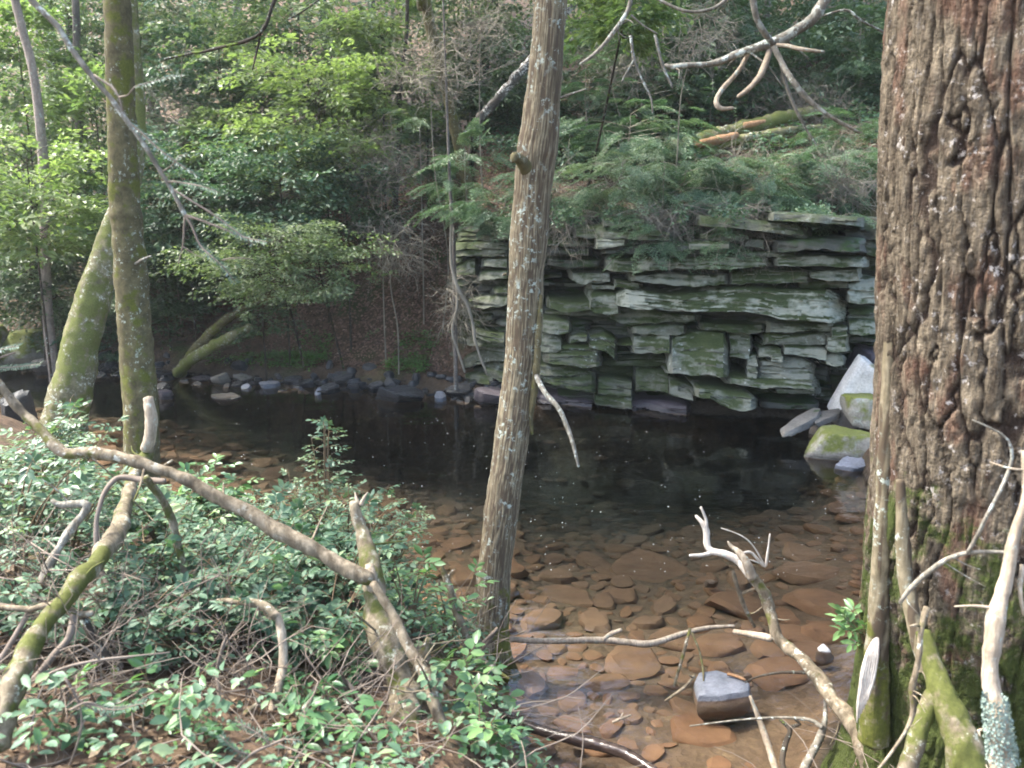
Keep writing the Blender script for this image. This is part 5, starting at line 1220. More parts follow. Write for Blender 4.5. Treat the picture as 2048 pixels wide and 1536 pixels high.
for lb, px, py, Y, rx, ry, dp, ns, ll, rm, by in HEM:
    if px > 960 and py > 325: Y -= .65; by += .65; ns = int(ns*1.3)
    if px > 1130 and py < 300: rx *= 1.25; ry *= 1.25; ns = int(ns*1.8)
    plant('hemlock_sapling', lb, 'hemlock', px, py, Y, rx, ry, dp, ns, 0, ll, 'leaf_hem', kind='needle', rm=rm, droop=.45, length=.42, by=by, shell=.25, stem_r=.014, twigm='twig_grey')

# mass of far foliage on the slopes
def far_mass(name, label, mat, regions, n, ll, rm):
    Ls = []
    for _ in range(n):
        x0, x1, y0, y1, t0, t1 = regions[rng.integers(len(regions))]
        px = rng.uniform(x0, x1); py = rng.uniform(y0, y1); Y = rng.uniform(t0, t1)
        p = at(px, py, Y); g0 = gz(p[0], p[1])
        if p[2] < g0+.05: 
            p[2] = g0+rng.uniform(.1, 1.2)
        if p[2] > g0+9: continue
        if vnoise([p*.55])[0] < -.12: continue
        th = rng.uniform(0, 6.28); out = unit(np.array((math.cos(th), math.sin(th), -.15))); nrm = unit(UP+rng.normal(0, .25, 3))
        Ls.append(spray(p, out, nrm, ll*6, 15, ll*rng.uniform(.7, 1.2), .5, np.clip(rm+rng.normal(0, .2), 0, 1)))
    return tag(foliage(name, cat_(Ls), 'q', mat, None), label, 'foliage', kind='stuff')
far_mass('understory_foliage', 'dense mass of dark green undergrowth leaves on the far wooded slope', 'leaf_deep', [(-60, 900, -40, 560, 16.5, 24), (800, 2100, -80, 300, 17, 26), (800, 1500, -80, 200, 16.5, 24), (1200, 1800, -80, 260, 15.5, 20), (-60, 500, 250, 680, 15.5, 19)], 5200, .12, .4)
far_mass('understory_foliage', 'lighter green leaves scattered through the far wooded slope', 'leaf_beech', [(-60, 900, -40, 420, 17, 24), (-60, 420, 100, 560, 15.5, 19)], 2200, .12, .6)
far_mass('understory_foliage', 'blue green leaf clouds deep in the valley at the left', 'leaf_blue', [(-80, 800, -40, 520, 17, 25)], 2000, .13, .4)
far_mass('understory_foliage', 'leafy woods beyond the left edge of the pool', 'leaf_beech', [(-1500, -60, 0, 640, 13, 26), (-1500, -60, 300, 700, 10, 18)], 2200, .12, .5)
# green plants low on the far shore
def cover(name, label, mat, n, ll, fx, kind='q', rm=.5, hgt=.15, k=6):
    Ls = []
    for _ in range(n):
        x, y = fx(); z = gz(x, y)
        if z < .03: continue
        if vnoise([[x*1.7, y*1.7, 4.]])[0] < -.15: continue
        m = k; h = rng.uniform(.02, hgt)
        P = np.tile((x, y, z+h), (m, 1)) + rng.normal(0, ll*.8, (m, 3))*(1, 1, .4)
        th = rng.uniform(0, 6.28, m); D = np.stack((np.cos(th), np.sin(th), rng.uniform(-.3, .4, m)), 1); N = unit(UP+rng.normal(0, .35, (m, 3)))
        L = ll*rng.uniform(.6, 1.2, m)*rng.uniform(.55, 1.35); Ls.append((P, D, N, L, L*rng.uniform(.4, .75), np.full(m, np.clip(rm+rng.normal(0, .2), 0, 1))))
    return tag(foliage(name, cat_(Ls), kind, mat, None), label, 'ground cover', kind='stuff')
def fshore():
    x = rng.uniform(-6, -.6); return x, np.interp(x, FARX, FARY)+rng.uniform(.35, 1.3)
cover('bank_plants', 'low bright green plants carpeting the foot of the leafy slope', 'leaf_low', 2600, .05, fshore, rm=.7)
def fleft():
    x = rng.uniform(-11, -4); return x, np.interp(x, FARX, FARY)+rng.uniform(.4, 3.5)
cover('bank_plants', 'dim ground plants on the far left bank', 'leaf_deep', 1200, .05, fleft, rm=.5, hgt=.3)
def ftop():
    x = rng.uniform(-1, 6.5); return x, np.interp(x, FARX, FARY)+rng.uniform(1.0, 4.5)
cover('cliff_top_plants', 'patchy moss and small plants along the top of the cliff', 'leaf_deep', 900, .04, ftop, rm=.5, hgt=.12)
Ls = []
for _ in range(2200):
    px = rng.uniform(915, 1775); p = at(px, rng.uniform(416, 446), base_Y(px)-rng.uniform(.1, 1.65)); m = 7
    if vnoise([[px*.022, 3., 1.]])[0] < -.02+.3*rng.random(): continue
    th = rng.uniform(0, 6.28, m); D = unit(np.stack((np.cos(th), np.sin(th)-.4, rng.uniform(-.9, .2, m)), 1)); N = unit(UP+rng.normal(0, .5, (m, 3)))
    Ls.append((p+rng.normal(0, .05, (m, 3)), D, N, np.full(m, .06), np.full(m, .03), np.full(m, rng.uniform(.1, .8))))
tag(foliage('rim_plants', cat_(Ls), 'q', 'leaf_hem', None), 'small plants and moss trailing over the rim of the cliff', 'ground cover', kind='stuff')
def ftop2():
    x = rng.uniform(-1, 8); return x, np.interp(x, FARX, FARY)+rng.uniform(1.6, 7.5)
cover('slope_plants', 'green ferny undergrowth on the slope above the cliff', 'leaf_blue', 4800, .085, ftop2, rm=.4, hgt=.38)
# leaf litter
def litter(name, label, n, ll, fx, mat='litter'):
    xy = np.array([fx() for _ in range(n)]); z = ground_z(xy[:, 0], xy[:, 1]); k = z > .03; xy = xy[k]; z = z[k]; n = len(z)
    e = .05; gxn = (ground_z(xy[:, 0]+e, xy[:, 1])-z)/e; gyn = (ground_z(xy[:, 0], xy[:, 1]+e)-z)/e
    N = unit(np.stack((-gxn, -gyn, np.ones(n)), 1)+rng.normal(0, .25, (n, 3))); D = rng.normal(size=(n, 3)); D = unit(D-N*(D*N).sum(1)[:, None])
    L = ll*rng.uniform(.5, 1.2, n)
    return tag(foliage(name, (np.c_[xy, z+rng.uniform(.003, .03, n)], D, N, L, L*.6, np.full(n, .45)), 'q', mat, None), label, 'leaf litter', kind='stuff')
def f1():
    x = rng.uniform(-4.5, .6); return x, np.interp(x, FARX, FARY)+rng.uniform(.5, 5.5)
litter('leaf_litter', 'fallen reddish brown leaves covering the steep far slope', 16000, .065, f1, 'litter_red')
def f2():
    x = rng.uniform(-3.6, 1.2); return x, rng.uniform(1.6, 7.)
litter('leaf_litter', 'dry brown leaves on the near bank under the shrubs', 11000, .05, f2)
def f3():
    x = rng.uniform(-.8, 7); return x, np.interp(x, FARX, FARY)+rng.uniform(1.1, 6)
litter('leaf_litter', 'brown leaves on top of the cliff', 8000, .06, f3)
def f4():
    x = rng.uniform(1.0, 3.0); return x, rng.uniform(2.2, 4.4)
litter('leaf_litter', 'brown needles and leaves at the foot of the big pine', 1800, .035, f4)

# bare twig thickets
def thicket(label, c, rr, n, r0=.006, L=.7, mat='twig_grey', group=None, down=0., cat='dead shrub', base=None):
    c = np.array(c, float); G = Geo()
    by_ = c[1]; fy_ = np.interp(c[0], FARX, FARY)
    if c[0] > -1.4 and by_ > 10.5 and by_ < fy_+1.4: by_ = fy_+1.4
    b = np.array((c[0], by_, gz(c[0], by_)))
    for _ in range(n):
        p = c + unit(rng.normal(size=3))*rr*rng.random()**.6; d = unit(rng.normal(size=3)*(1, 1, .7)+(0, 0, .25-down))
        ln = L*rng.uniform(.4, 1.2); pts = [p]
        for k in range(4): d = unit(d+rng.normal(0, .33, 3)+(0, 0, -down*.2)); pts.append(pts[-1]+d*ln/4)
        r = r0*rng.uniform(.5, 1.2)
        V, F = tube(pts, [r, r*.85, r*.7, r*.5, r*.3], 3, .5, 0); G.add(V, F)
        for _k in range(3):
            q = pts[rng.integers(1, 4)]; d2 = unit(d+rng.normal(0, .7, 3)); l2 = ln*.35
            V, F = tube([q, q+d2*l2*.5+rng.normal(0, .02, 3), q+d2*l2], [r*.5, r*.4, r*.2], 3, .5, 0); G.add(V, F)
    root = empty('dead_shrub', b, label, cat, group)
    o = G.obj('twigs', M[mat], root); o['kind'] = 'stuff'
    V, F = tube([b-UP*.1, b*.7+c*.3+rng.normal(0, .1, 3), b*.35+c*.65+rng.normal(0, .1, 3), c], [.014, .011, .008, .004], 6, .1, .2); obj('stem', V, F, M[mat], root)
TH = [
 ('grey leafless twigs hanging down over the brown slope', 790, 480, 13.9, (.55, .5, .55), 130, .5),
 ('pale bare twigs crossing in front of the slender golden trunk', 860, 150, 13.4, (.9, .5, .45), 110, 0),
 ('bare twigs dangling at the left corner of the cliff', 920, 600, 13.0, (.28, .3, .6), 70, .8),
 ('tangle of bare grey twigs left of the cliff top', 760, 330, 14.4, (.7, .5, .7), 140, .2),
 ('pinkish bare twigs at the top beside the centre trunk', 960, 60, 13.6, (.7, .4, .4), 80, 0),
 ('dead brush pile on the cliff top beside the big pine', 1620, 230, 15.6, (1., .6, .5), 160, 0),
 ('pale dead brush hanging near the cliff rim at the right', 1680, 330, 13.3, (.55, .4, .3), 90, .2),
 ('bare brush on the slope under the fallen log', 1480, 345, 14.2, (1.1, .4, .2), 150, .1),
 ('grey brush tangle behind the fallen log', 1560, 190, 16.8, (1.3, .6, .45), 170, 0),
 ('thin bare twigs right of the leaning dead trunk', 1240, 130, 15.5, (.8, .6, .7), 110, .1),
 ('grey twigs in the gloom above the fallen log', 1450, 130, 17.5, (1.2, .7, .8), 120, .2),
 ('bare twigs spread over the slope above the cliff middle', 1180, 400, 13.6, (.9, .4, .35), 120, .3),
 ('grey twigs behind the conifer bough at the upper left', 330, 240, 16, (1., .6, .8), 90, .2),
 ('hanging rootlets under the cliff rim', 1545, 475, 11.9, (.25, .15, .3), 36, 1.2),
 ('fine grey twigs drooping over the rim above the left ledges', 1140, 440, 12.6, (.45, .2, .22), 60, .9),
 ('fine grey twigs drooping over the middle of the cliff rim', 1330, 430, 12.1, (.5, .2, .26), 110, .9),
 ('fine grey twigs hanging from the rim over the big pale ledge', 1490, 440, 11.8, (.5, .2, .24), 100, .9),
 ('bleached brush on the slope beside the big pine above the cliff', 1700, 380, 12.6, (.4, .3, .2), 80, .1),
 ('dead twigs right of the dangling twig at the top', 1400, 60, 12., (.7, .5, .45), 70, .3),
]
for lb, px, py, Y, rr, n, dn in TH:
    if px > 1100 and py > 375: Y -= .6
    thicket(lb, at(px, py, Y), np.array(rr), int(n*1.4), down=dn)
for lb, sp in (('bare crooked sapling hanging down the left corner of the cliff', [(903,420,12.95,3),(902,480,12.9,3.5),(904,535,12.85,4),(915,575,12.8,5),(935,610,12.8,4.5),(945,650,12.8,4),(955,700,12.8,3),(975,750,12.8,2)]),
               ('second bare root dangling beside the crooked sapling', [(912,560,12.9,4),(915,610,12.9,3.5),(905,660,12.9,3),(915,700,12.9,3),(930,745,12.9,2)])):
    limb('dead_sapling', lb, 'dead sapling', sp, mat='twig_grey', n=7, ds=.06)

# ---------------------------------------------------------------- near bank shrubs
def stem_shrub(name, label, cat, base, h, spread, nst, ll, mat, leafkind='o', tw=5, lpt=6, rm=.5, lean=(0, 0), group=None, ratio=.5, sep=False, droop=.3, first=.25, stemm='stem'):
    base = np.array(base, float); root = empty(name, base, label, cat, group)
    Ls = []
    for k in range(nst):
        th = rng.uniform(0, 6.28) if nst > 1 else 0; hh = h*rng.uniform(.7, 1.05)
        d = np.array((math.cos(th), math.sin(th), 0))*spread*rng.uniform(.35, 1.)*(nst > 1) + np.array((*lean, 0))*h
        b0 = base + d*.12
        pts = [b0-UP*.03, b0+d*.25+UP*hh*.4, b0+d*.6+UP*hh*.75, b0+d+UP*hh]
        V, F = tube(pts, [.006*h+.003, .005*h+.002, .004*h+.0015, .0012], 6, .05, .15, 20); obj('stem', V, F, M[stemm], root)
        C, _ = spline(pts, [1]*4, .02)
        for q in range(tw):
            f = first+(1-first)*(q+rng.random())/tw; i_ = min(len(C)-1, int(f*len(C))); p = C[i_]
            ta = rng.uniform(0, 6.28); ln = h*.32*(1.15-f)+ll
            out = unit(np.array((math.cos(ta), math.sin(ta), .25)))
            if q == tw-1: out = unit(C[-1]-C[-4]+(rng.normal(0, .1, 3))); p = C[-3]; ln = ll*1.2
            nrm = unit(UP+rng.normal(0, .2, 3)); nrm = unit(nrm-out*np.dot(nrm, out)) if abs(out[2]) < .9 else unit(np.cross(out, (1, 0, 0)))
            S = np.cross(out, nrm); m = lpt
            t = np.linspace(.25, 1., m); sd = np.where(np.arange(m) % 2, 1., -1.)
            P = p + out*(t*ln)[:, None] - UP*(t*t*ln*droop*.5)[:, None]
            D = unit(out*(.35+.8*t[:, None]**2) + S*(sd*(1.05-.5*t))[:, None] - UP*droop*.4 + rng.normal(0, .18, (m, 3)))
            N = unit(nrm+rng.normal(0, .25, (m, 3))); L = ll*rng.uniform(.6, 1.15, m)
            Ls.append((P, D, N, L, L*ratio, np.full(m, np.clip(rm+rng.normal(0, .18), 0, 1))))
            V, F = tube([p, p+out*ln*.5, p+out*ln-UP*ln*droop*.5], [.0022, .0017, .0008], 3, .2, 0)
            Gt = root.get('_g')
            TWG.setdefault(root.name, Geo()).add(V, F)
    L = cat_(Ls)
    if sep:
        for i_ in range(len(L[0])):
            if i_ >= 290: break
            V, F = leaf_oval(*[a[i_:i_+1] for a in L[:5]])
            obj('leaf', V, F, M[mat], root, attrs={'rnd': np.full(10, np.clip(L[5][i_]+rng.normal(0, .2), 0, 1))})
    else:
        foliage('foliage', L, 'o' if leafkind == 'o' else 'q', mat, root, stuff=True)
    t_ = TWG.pop(root.name, None)
    if t_: o = t_.obj('twigs', M[stemm], root); o['kind'] = 'stuff'
    return root
TWG = {}
def gp(px, py):                                     # point on the ground under a pixel
    d = np.array(_dir(px, py)); t = np.linspace(1.5, 30, 1600)
    X = d[0]*t; Y = d[1]*t; Z = CAMZ+d[2]*t; g0 = ground_z(X, Y)
    k = np.argmax(Z < np.maximum(g0, -.02)); return np.array((X[k], Y[k], max(g0[k], -.02)))
def atY(px, Y):                                     # ground point at pixel column px, distance Y
    x = (px-1024)/FPX*Y; z = gz(x, Y)
    for _ in range(3): dep = Y*_c+(CAMZ-z)*_s; x = (px-1024)/FPX*dep; z = gz(x, Y)
    return np.array((x, Y, z))
# label, px column, Y, height, spread, stems, leaf, mat, kw
NB = [
 ('tall sprig of small blue green leaves standing highest against the pool', 655, 5.3, 1.0, .12, 3, .035, 'leaf_blue', dict(tw=12, lpt=8, rm=.7, first=.2)),
 ('spreading small leaved shrub on the right of the tall sprig over the water', 775, 5.2, .62, .42, 8, .033, 'leaf_blue', dict(tw=9, lpt=8, rm=.65)),
 ('small leaved shrub just left of the tall sprig at the water', 600, 5.4, .55, .3, 7, .034, 'leaf_blue', dict(tw=9, lpt=8, rm=.6)),
 ('small leaved shrub behind the splintered top of the snag', 700, 5.0, .6, .35, 8, .034, 'leaf_blue', dict(tw=9, lpt=8, rm=.6)),
 ('pale leafy shrub at the left edge just under the arching dead limb', 30, 5.2, .75, .5, 10, .05, 'leaf_blue', dict(tw=8, lpt=7, rm=.8)),
 ('bright leafy shrub around the foot of the mossy leaning trunk', 130, 6.2, .6, .5, 10, .05, 'leaf_fg', dict(tw=8, lpt=7, rm=.8)),
 ('round leaved shrub right of the crooked mossy limb', 330, 4.7, .42, .42, 9, .055, 'leaf_fg', dict(tw=6, lpt=6, rm=.75, ratio=.62)),
 ('upright shrub tip with a glossy top leaf before the dark boulder', 430, 4.9, .55, .2, 4, .055, 'leaf_laurel', dict(tw=7, lpt=6, rm=.8)),
 ('leafy shrub in front of the dark boulder on the near bank', 500, 4.6, .4, .42, 9, .05, 'leaf_fg', dict(tw=7, lpt=7, rm=.6)),
 ('leafy shrub below the middle of the arching dead limb', 590, 4.3, .45, .42, 10, .048, 'leaf_fg', dict(tw=7, lpt=7, rm=.5)),
 ('leafy shrub pressed against the left side of the mossy snag', 680, 4.1, .5, .36, 9, .046, 'leaf_fg', dict(tw=7, lpt=7, rm=.55)),
 ('dense shrub at the far left below the pale forked branch', 20, 3.9, .7, .42, 9, .048, 'leaf_blue', dict(tw=7, lpt=7, rm=.6)),
 ('leafy shrub between the pale forked branch and the crooked mossy limb', 130, 4.3, .55, .4, 9, .048, 'leaf_fg', dict(tw=7, lpt=7, rm=.55)),
 ('low shrub in the middle of the near bank left of the pale curved stick', 430, 3.7, .42, .4, 10, .045, 'leaf_fg', dict(tw=6, lpt=7, rm=.5)),
 ('low shrub right behind the pale curved stick', 540, 3.6, .42, .36, 9, .045, 'leaf_fg', dict(tw=6, lpt=7, rm=.5)),
 ('low shrub between the pale curved stick and the snag', 650, 3.45, .38, .34, 9, .045, 'leaf_fg', dict(tw=6, lpt=7, rm=.5)),
 ('low shrub left of the dark upright twig in the near tangle', 300, 3.7, .42, .36, 9, .045, 'leaf_fg', dict(tw=6, lpt=7, rm=.45)),
 ('little shrub under the twisted level branch at the lower left', 180, 3.2, .3, .3, 6, .045, 'leaf_fg', dict(tw=5, lpt=6, rm=.4)),
 ('leafy shrub filling the lower left corner behind the twisted level branch', 60, 3.3, .42, .36, 8, .045, 'leaf_fg', dict(tw=6, lpt=7, rm=.45)),
 ('leafy shrub in the lower left between the twin thin twigs', 240, 3.25, .36, .32, 8, .043, 'leaf_fg', dict(tw=6, lpt=7, rm=.5)),
 ('low leafy shrub left of the slender upright broken stem', 380, 3.2, .32, .3, 8, .042, 'leaf_fg', dict(tw=6, lpt=7, rm=.45)),
 ('glossy laurel between the snag and the slim pale pole', 820, 4.15, .5, .2, 4, .075, 'leaf_laurel', dict(tw=4, lpt=6, rm=.75, sep=True, ratio=.42)),
 ('glossy laurel seedling beside the slim pale pole', 900, 4.3, .5, .2, 4, .07, 'leaf_laurel', dict(tw=4, lpt=6, rm=.7, sep=True, ratio=.42)),
 ('broad leaved plant at the foot of the centre trunk on its left', 955, 3.55, .34, .16, 3, .085, 'leaf_laurel', dict(tw=4, lpt=5, rm=.85, sep=True, ratio=.6)),
 ('low broad leaved plant between the leaning pole and the bottom edge', 960, 2.95, .2, .16, 3, .075, 'leaf_laurel', dict(tw=3, lpt=5, rm=.6, sep=True, ratio=.5)),
 ('dark glossy laurel rosette in the litter left of the snag foot', 640, 2.95, .2, .16, 4, .085, 'leaf_laurel', dict(tw=3, lpt=6, rm=.3, sep=True, ratio=.4)),
 ('glossy laurel rosette below the pale curved stick', 590, 2.75, .16, .15, 3, .08, 'leaf_laurel', dict(tw=3, lpt=6, rm=.4, sep=True, ratio=.4)),
 ('laurel seedling with upright leaves right of the pale curved stick', 680, 3.2, .22, .14, 4, .075, 'leaf_laurel', dict(tw=3, lpt=6, rm=.4, sep=True, ratio=.42)),
 ('small laurel seedling in the litter at the bottom left', 330, 2.75, .18, .16, 4, .07, 'leaf_laurel', dict(tw=3, lpt=5, rm=.5, sep=True, ratio=.45)),
 ('long leaved seedling at the lower left corner', 110, 2.55, .2, .18, 4, .07, 'leaf_laurel', dict(tw=3, lpt=5, rm=.5, sep=True, ratio=.42)),
 ('scattered leaf seedling near the fallen brown root at the bottom', 430, 2.6, .15, .14, 3, .06, 'leaf_laurel', dict(tw=3, lpt=5, rm=.6, sep=True, ratio=.5)),
 ('seedling close under the mossy snag at the bottom edge', 750, 2.75, .2, .14, 3, .07, 'leaf_laurel', dict(tw=3, lpt=5, rm=.5, sep=True, ratio=.5)),
 ('thin fresh green sprout at the bottom right shallows', 1510, 3.5, .22, .05, 3, .03, 'leaf_maple', dict(tw=5, lpt=5, rm=.7)),
 ('low green plant at the bottom right beside the driftwood foot', 1660, 3.35, .16, .1, 3, .045, 'leaf_fg', dict(tw=3, lpt=5, rm=.7)),
]
for lb, px, Y, h, spd, ns, ll, mt, kw in NB:
    if not kw.get('sep'): ns = int(ns*1.5+1); ll *= 1.15;  kw['tw'] = int(kw['tw']*1.3)
    stem_shrub('shrub' if h > .36 else 'seedling', lb, 'shrub' if h > .36 else 'seedling', atY(px, Y), h, spd, ns, ll, mt, **kw)
b = at(1740, 1290, 3.75)
stem_shrub('laurel_sprig', 'bright laurel sprig growing from the left foot of the big pine', 'laurel', b, .16, .1, 4, .07, 'leaf_laurel', tw=3, lpt=7, rm=.85, lean=(-.55, 0), sep=True, ratio=.4, droop=.1)
def nearc():
    x = rng.uniform(-3.8, .3); y = 3.3+3.9*rng.random()**.8
    if rng.random() < .16: y = rng.uniform(2., 3.4)
    return x, y
cover('ground_plants', 'low green leafy ground cover between the near bank shrubs', 'leaf_fg', 4200, .046, nearc, kind='o', rm=.5, hgt=.26, k=5)
def nearr():
    return rng.uniform(1.3, 3.), rng.uniform(2.6, 4.6)
cover('ground_plants', 'dark small leaved seedlings mixed through the near bank litter', 'leaf_low', 1500, .026, nearc, kind='o', rm=.2, hgt=.12, k=6)
cover('ground_plants', 'sparse small green plants at the foot of the big pine', 'leaf_low', 90, .03, nearr, kind='o', rm=.6, hgt=.06, k=5)
# bare twig tangles on the near bank
for lb, px, Y, rr, n, L in (
    ('tangle of thin bare twigs at the lower left edge under the forked branch', 60, 3.3, (.32, .3, .28), 46, .5),
    ('brown twig tangle below the crooked mossy limb', 210, 3.1, (.3, .28, .22), 42, .45),
    ('thin dead stalks in the litter at the bottom left corner', 120, 2.6, (.3, .22, .16), 36, .4),
    ('dry twigs and stalks around the foot of the pale curved stick', 500, 2.9, (.34, .26, .14), 40, .42),
    ('dry reddish stalks between the two level twigs in the near shrubs', 400, 3.3, (.3, .3, .2), 34, .45),
    ('fine dead twigs left of the snag foot', 700, 3.0, (.26, .24, .14), 30, .4),
    ('fine dead twigs between the centre trunk and the slim pale pole', 930, 4.5, (.25, .3, .18), 26, .4),
    ('thin dead stalks in front of the foot of the big pine', 1790, 2.9, (.22, .2, .08), 30, .3)):
    g0_ = atY(px, Y); thicket(lb, g0_+UP*rr[2]*.7, np.array(rr), n, r0=.0036, L=L, mat='twig', cat='dead twigs', down=-.05)
# fallen twigs in the near litter
g = Geo()
for _ in range(950):
    x, y = rng.uniform(-3.2, .6), rng.uniform(1.9, 6.2)
    if rng.random() < .15: x, y = rng.uniform(1.2, 2.4), rng.uniform(2.8, 4.2)
    z = gz(x, y)
    if z < .08: continue
    th = rng.uniform(0, 6.28); L = rng.uniform(.12, .6); d = np.array((math.cos(th), math.sin(th), rng.uniform(-.1, .5))); p = np.array((x, y, z+.01)); r = rng.uniform(.0015, .005)
    V, F = tube([p, p+d*L*.35+rng.normal(0, .02, 3), p+d*L*.7+rng.normal(0, .03, 3), p+d*L], [r, r*.9, r*.7, r*.4], 4, .08, 0); g.add(V, F)
tag(g.obj('fallen_twigs', M['twig']), 'thin dead twigs strewn through the near bank undergrowth', 'twigs', kind='stuff')

# conifer bough at the upper left
def needles_on(path, r_, nl, ll, rm, name='needles', root=None, f0=.0, f1=1.):
    nl = int(nl*.62); ll = ll*1.15
    C, _ = spline(path, [1]*len(path), .004); T = unit(np.gradient(C, axis=0)); i_ = np.linspace(f0*(len(C)-1), f1*(len(C)-1), nl).astype(int)
    P = C[i_]; D0 = T[i_]; S = unit(np.cross(D0, UP+np.array((0, -.5, 0)))); sd = np.where(np.arange(nl) % 2, 1., -1.)
    D = unit(D0*.55 + S*sd[:, None] + rng.normal(0, .16, (nl, 3))); N = unit(np.cross(S, D0)+rng.normal(0, .3, (nl, 3)))
    L = ll*rng.uniform(.7, 1.1, nl)
    V, F = leaf_quads(P, D, N, L, np.full(nl, ll*.2))
    o = obj(name, V, F, M['needle'], root, smooth=False, attrs={'rnd': rnd_attr(4, nl, np.full(nl, rm))}); o['kind'] = 'stuff'
def bough(label, main, twigs, rb=None, mat='limb_grey', ll=.019):
    P, r = pxpath(main); root = empty('conifer_bough', P[0], label, 'branch')
    V, F = tube(P, r, 10, .012, .2, 40); obj('stem', V, F, M[mat], root)
    for sp, nn_ in twigs:
        P, r = pxpath(sp); V, F = tube(P, r, 6, .02, .1); obj('side_twig', V, F, M['twig'], root)
        if nn_: needles_on(P, None, nn_[0], ll, nn_[1], root=root, f0=nn_[2])
    return root
bough('lichen grey conifer bough hanging diagonally across the upper left with blue green needle sprays',
      [(40,-30,2.75,7),(65,2,2.75,6.5),(90,28,2.75,6),(115,52,2.75,6),(135,85,2.75,6),(150,108,2.75,5.5),(190,160,2.75,5.5),(218,192,2.75,5),(237,218,2.75,5.5),(255,243,2.75,5),(275,270,2.75,5),(298,305,2.75,5),(322,345,2.75,4.5),(345,382,2.75,4.5),(370,430,2.75,4.5)],
      [([(188,150,2.75,2.5),(205,162,2.74,2.5),(222,172,2.74,2.5),(238,194,2.73,2.2),(245,222,2.73,1.6)], None),
       ([(238,194,2.73,1.8),(256,190,2.7,1.6),(268,175,2.7,1.5),(300,165,2.7,1.2),(335,155,2.7,1),(366,150,2.7,.6)], (80, .55, .35)),
       ([(258,245,2.75,2),(285,268,2.74,1.8),(320,300,2.73,1.6),(360,330,2.73,1.3),(396,352,2.73,.8)], (120, .75, .0)),
       ([(322,345,2.75,1.5),(345,330,2.74,1.2),(360,312,2.74,1),(375,308,2.74,.6)], (36, .4, .1)),
       ([(335,362,2.75,1.8),(360,365,2.72,1.6),(400,372,2.7,1.2),(440,385,2.7,.7)], (70, .3, .2)),
       ([(345,378,2.75,2.2),(380,400,2.72,2),(425,428,2.7,1.8),(462,455,2.7,1.5),(505,488,2.7,.8)], (60, .6, .55)),
       ([(370,430,2.75,3),(400,440,2.72,2.5),(440,455,2.7,2),(490,475,2.7,1.5),(535,484,2.7,.8)], (50, .5, .55)),
       ([(370,430,2.75,2.5),(368,460,2.75,2),(365,495,2.75,1.5),(356,528,2.75,1)], None),
       ([(370,430,2.75,3.2),(385,455,2.74,2.6),(400,490,2.73,2.2),(425,515,2.72,1.8),(448,535,2.72,1.4),(470,565,2.72,.8)], (90, .45, .35)),
       ([(365,492,2.75,1.5),(388,508,2.75,1),(410,518,2.75,.6)], None),
       ([(445,520,2.72,1.5),(470,516,2.7,1.2),(505,518,2.7,.8)], None)])
bough('small conifer twig with dark green needles at the lower left litter', [(470,1540,2.3,3),(500,1510,2.35,3),(540,1490,2.4,2.5),(570,1478,2.42,2)], [([(500,1510,2.35,2),(470,1500,2.33,1.6),(440,1470,2.33,1)], (70, .2, .0)), ([(540,1490,2.4,1.5),(520,1470,2.4,1.3),(470,1440,2.4,1)], (60, .2, .0)), ([(570,1478,2.42,1.5),(600,1480,2.42,1)], (24, .3, 0))], mat='twig')
bough('conifer sprig with pale needles cut by the left edge above the arching limb', [(-60,735,3.2,3),(-20,722,3.2,2.5),(30,705,3.2,2)], [([(-40,720,3.2,1.5),(0,700,3.2,1.2),(38,692,3.2,.8)], (80, .5, .1)), ([(-30,735,3.2,1.5),(20,735,3.2,1.2),(80,728,3.2,.8)], (90, .3, .1))], mat='twig', ll=.024)
bough('conifer twig with flat dark needles low beside the left edge', [(140,1420,2.35,2.5),(175,1405,2.35,2.5),(215,1415,2.37,2),(290,1408,2.4,1.5)], [([(175,1408,2.35,1.6),(230,1420,2.36,1.3),(290,1405,2.38,.8)], (90, .25, .1)), ([(215,1416,2.36,1.5),(200,1440,2.35,1)], (24, .2, 0))], mat='twig')
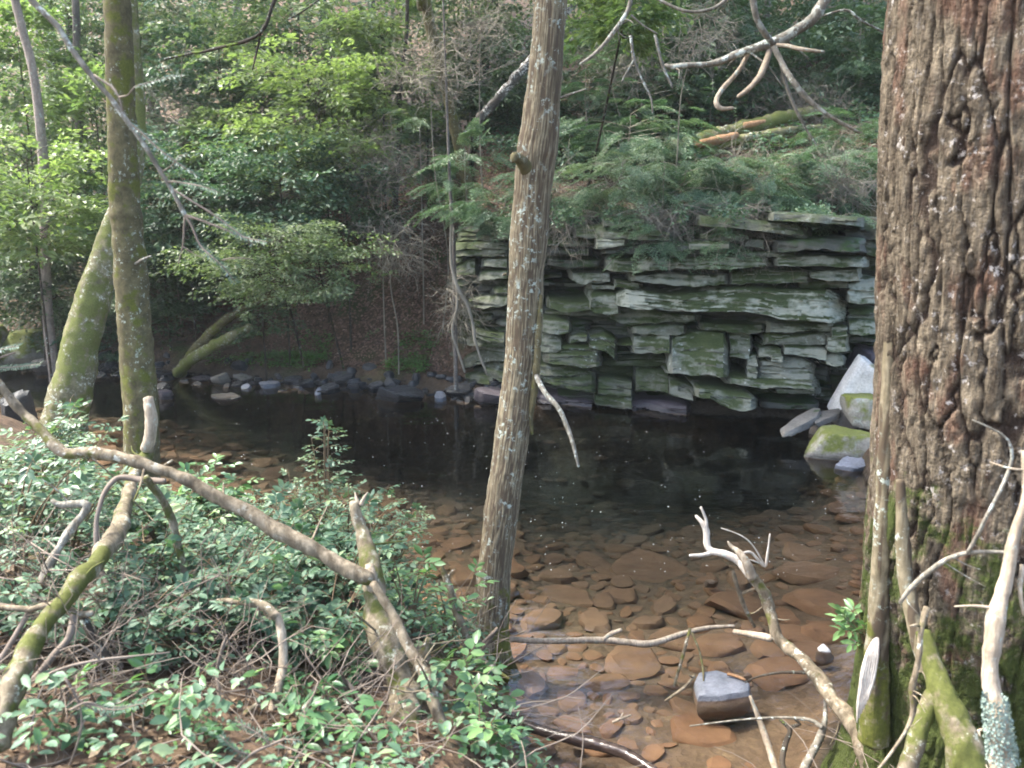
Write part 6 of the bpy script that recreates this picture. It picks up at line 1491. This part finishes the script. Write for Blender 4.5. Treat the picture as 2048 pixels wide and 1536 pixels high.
# crusty lichen on the foot of the right hand pole, curled flakes
Pl, rl = pxpath([(1990,1395,2.37,20),(1996,1450,2.35,24),(2006,1520,2.32,26)])
C, ra = spline(Pl, rl, .006)
n = 1500; i_ = rng.integers(0, len(C), n); th = rng.uniform(0, 6.28, n)
Nr = np.stack((np.cos(th), np.sin(th), np.zeros(n)), 1); P_ = C[i_]+Nr*ra[i_][:, None]*rng.uniform(.9, 1.15, n)[:, None]
D_ = unit(np.cross(Nr, rng.normal(size=(n, 3)))+Nr*.5); V, F = leaf_quads(P_, D_, Nr, np.full(n, .009), np.full(n, .009))
pole = [o for o in bpy.data.objects if o.get('label', '').startswith('light brown barkless pole')][0]
o = obj('lichen', V, F, M['lichen'], pole, smooth=False); o['kind'] = 'stuff'
# moss tufts on the big trunk foot
def moss_on(parent, C, ra, n, zr, ll, ang, mat='leaf_low', name='moss'):
    i_ = rng.integers(0, len(C), n); th = rng.uniform(ang[0], ang[1], n)
    Nr = np.stack((np.cos(th), np.sin(th), np.zeros(n)), 1)
    P_ = C[i_]+Nr*(ra[i_]*1.03)[:, None]
    k = (P_[:, 2] > zr[0]) & (P_[:, 2] < zr[1]) & (vnoise(P_*4.) > .08+.5*np.clip((P_[:, 2]-zr[0])/(zr[1]-zr[0]), 0, 1)-.15)
    P_ = P_[k]; Nr = Nr[k]; n = len(P_)
    D_ = unit(Nr*.5-UP*.6+rng.normal(0, .5, (n, 3))); V, F = leaf_quads(P_, D_, Nr, ll*rng.uniform(.6, 1.3, n), np.full(n, ll*.4))
    o = obj(name, V, F, M[mat], parent, smooth=False, attrs={'rnd': rnd_attr(4, n)}); o['kind'] = 'stuff'
C, ra = spline(BIGC, BIGR, .02)
moss_on(big if not isinstance(big, list) else None, C, ra, 1, (0, 1), .01, (3, 6)) if False else None
# the pale air of the ravine
hx0, hx1, hy0, hy1, hz0, hz1 = -62, 62, -16, 92, -5, 48
V = np.array([(x, y, z) for z in (hz0, hz1) for x, y in ((hx0, hy0), (hx1, hy0), (hx1, hy1), (hx0, hy1))], float)
hm = NT('haze'); pv = hm.n('VolumePrincipled', {'Color': (.88, .94, .96), 'Density': .0008, 'Anisotropy': .2}); hm.t.links.new(pv.outputs[0], hm.out.inputs[1])
o = obj('haze', V, np.array([(0, 3, 2, 1), (4, 5, 6, 7), (0, 1, 5, 4), (1, 2, 6, 5), (2, 3, 7, 6), (3, 0, 4, 7)]), hm.m, smooth=False)
tag(o, 'faint pale haze filling the air of the ravine', kind='stuff')
print('tris', sum(len(o.data.polygons) for o in scene.objects if o.type == 'MESH'), 'objs', len(scene.objects))
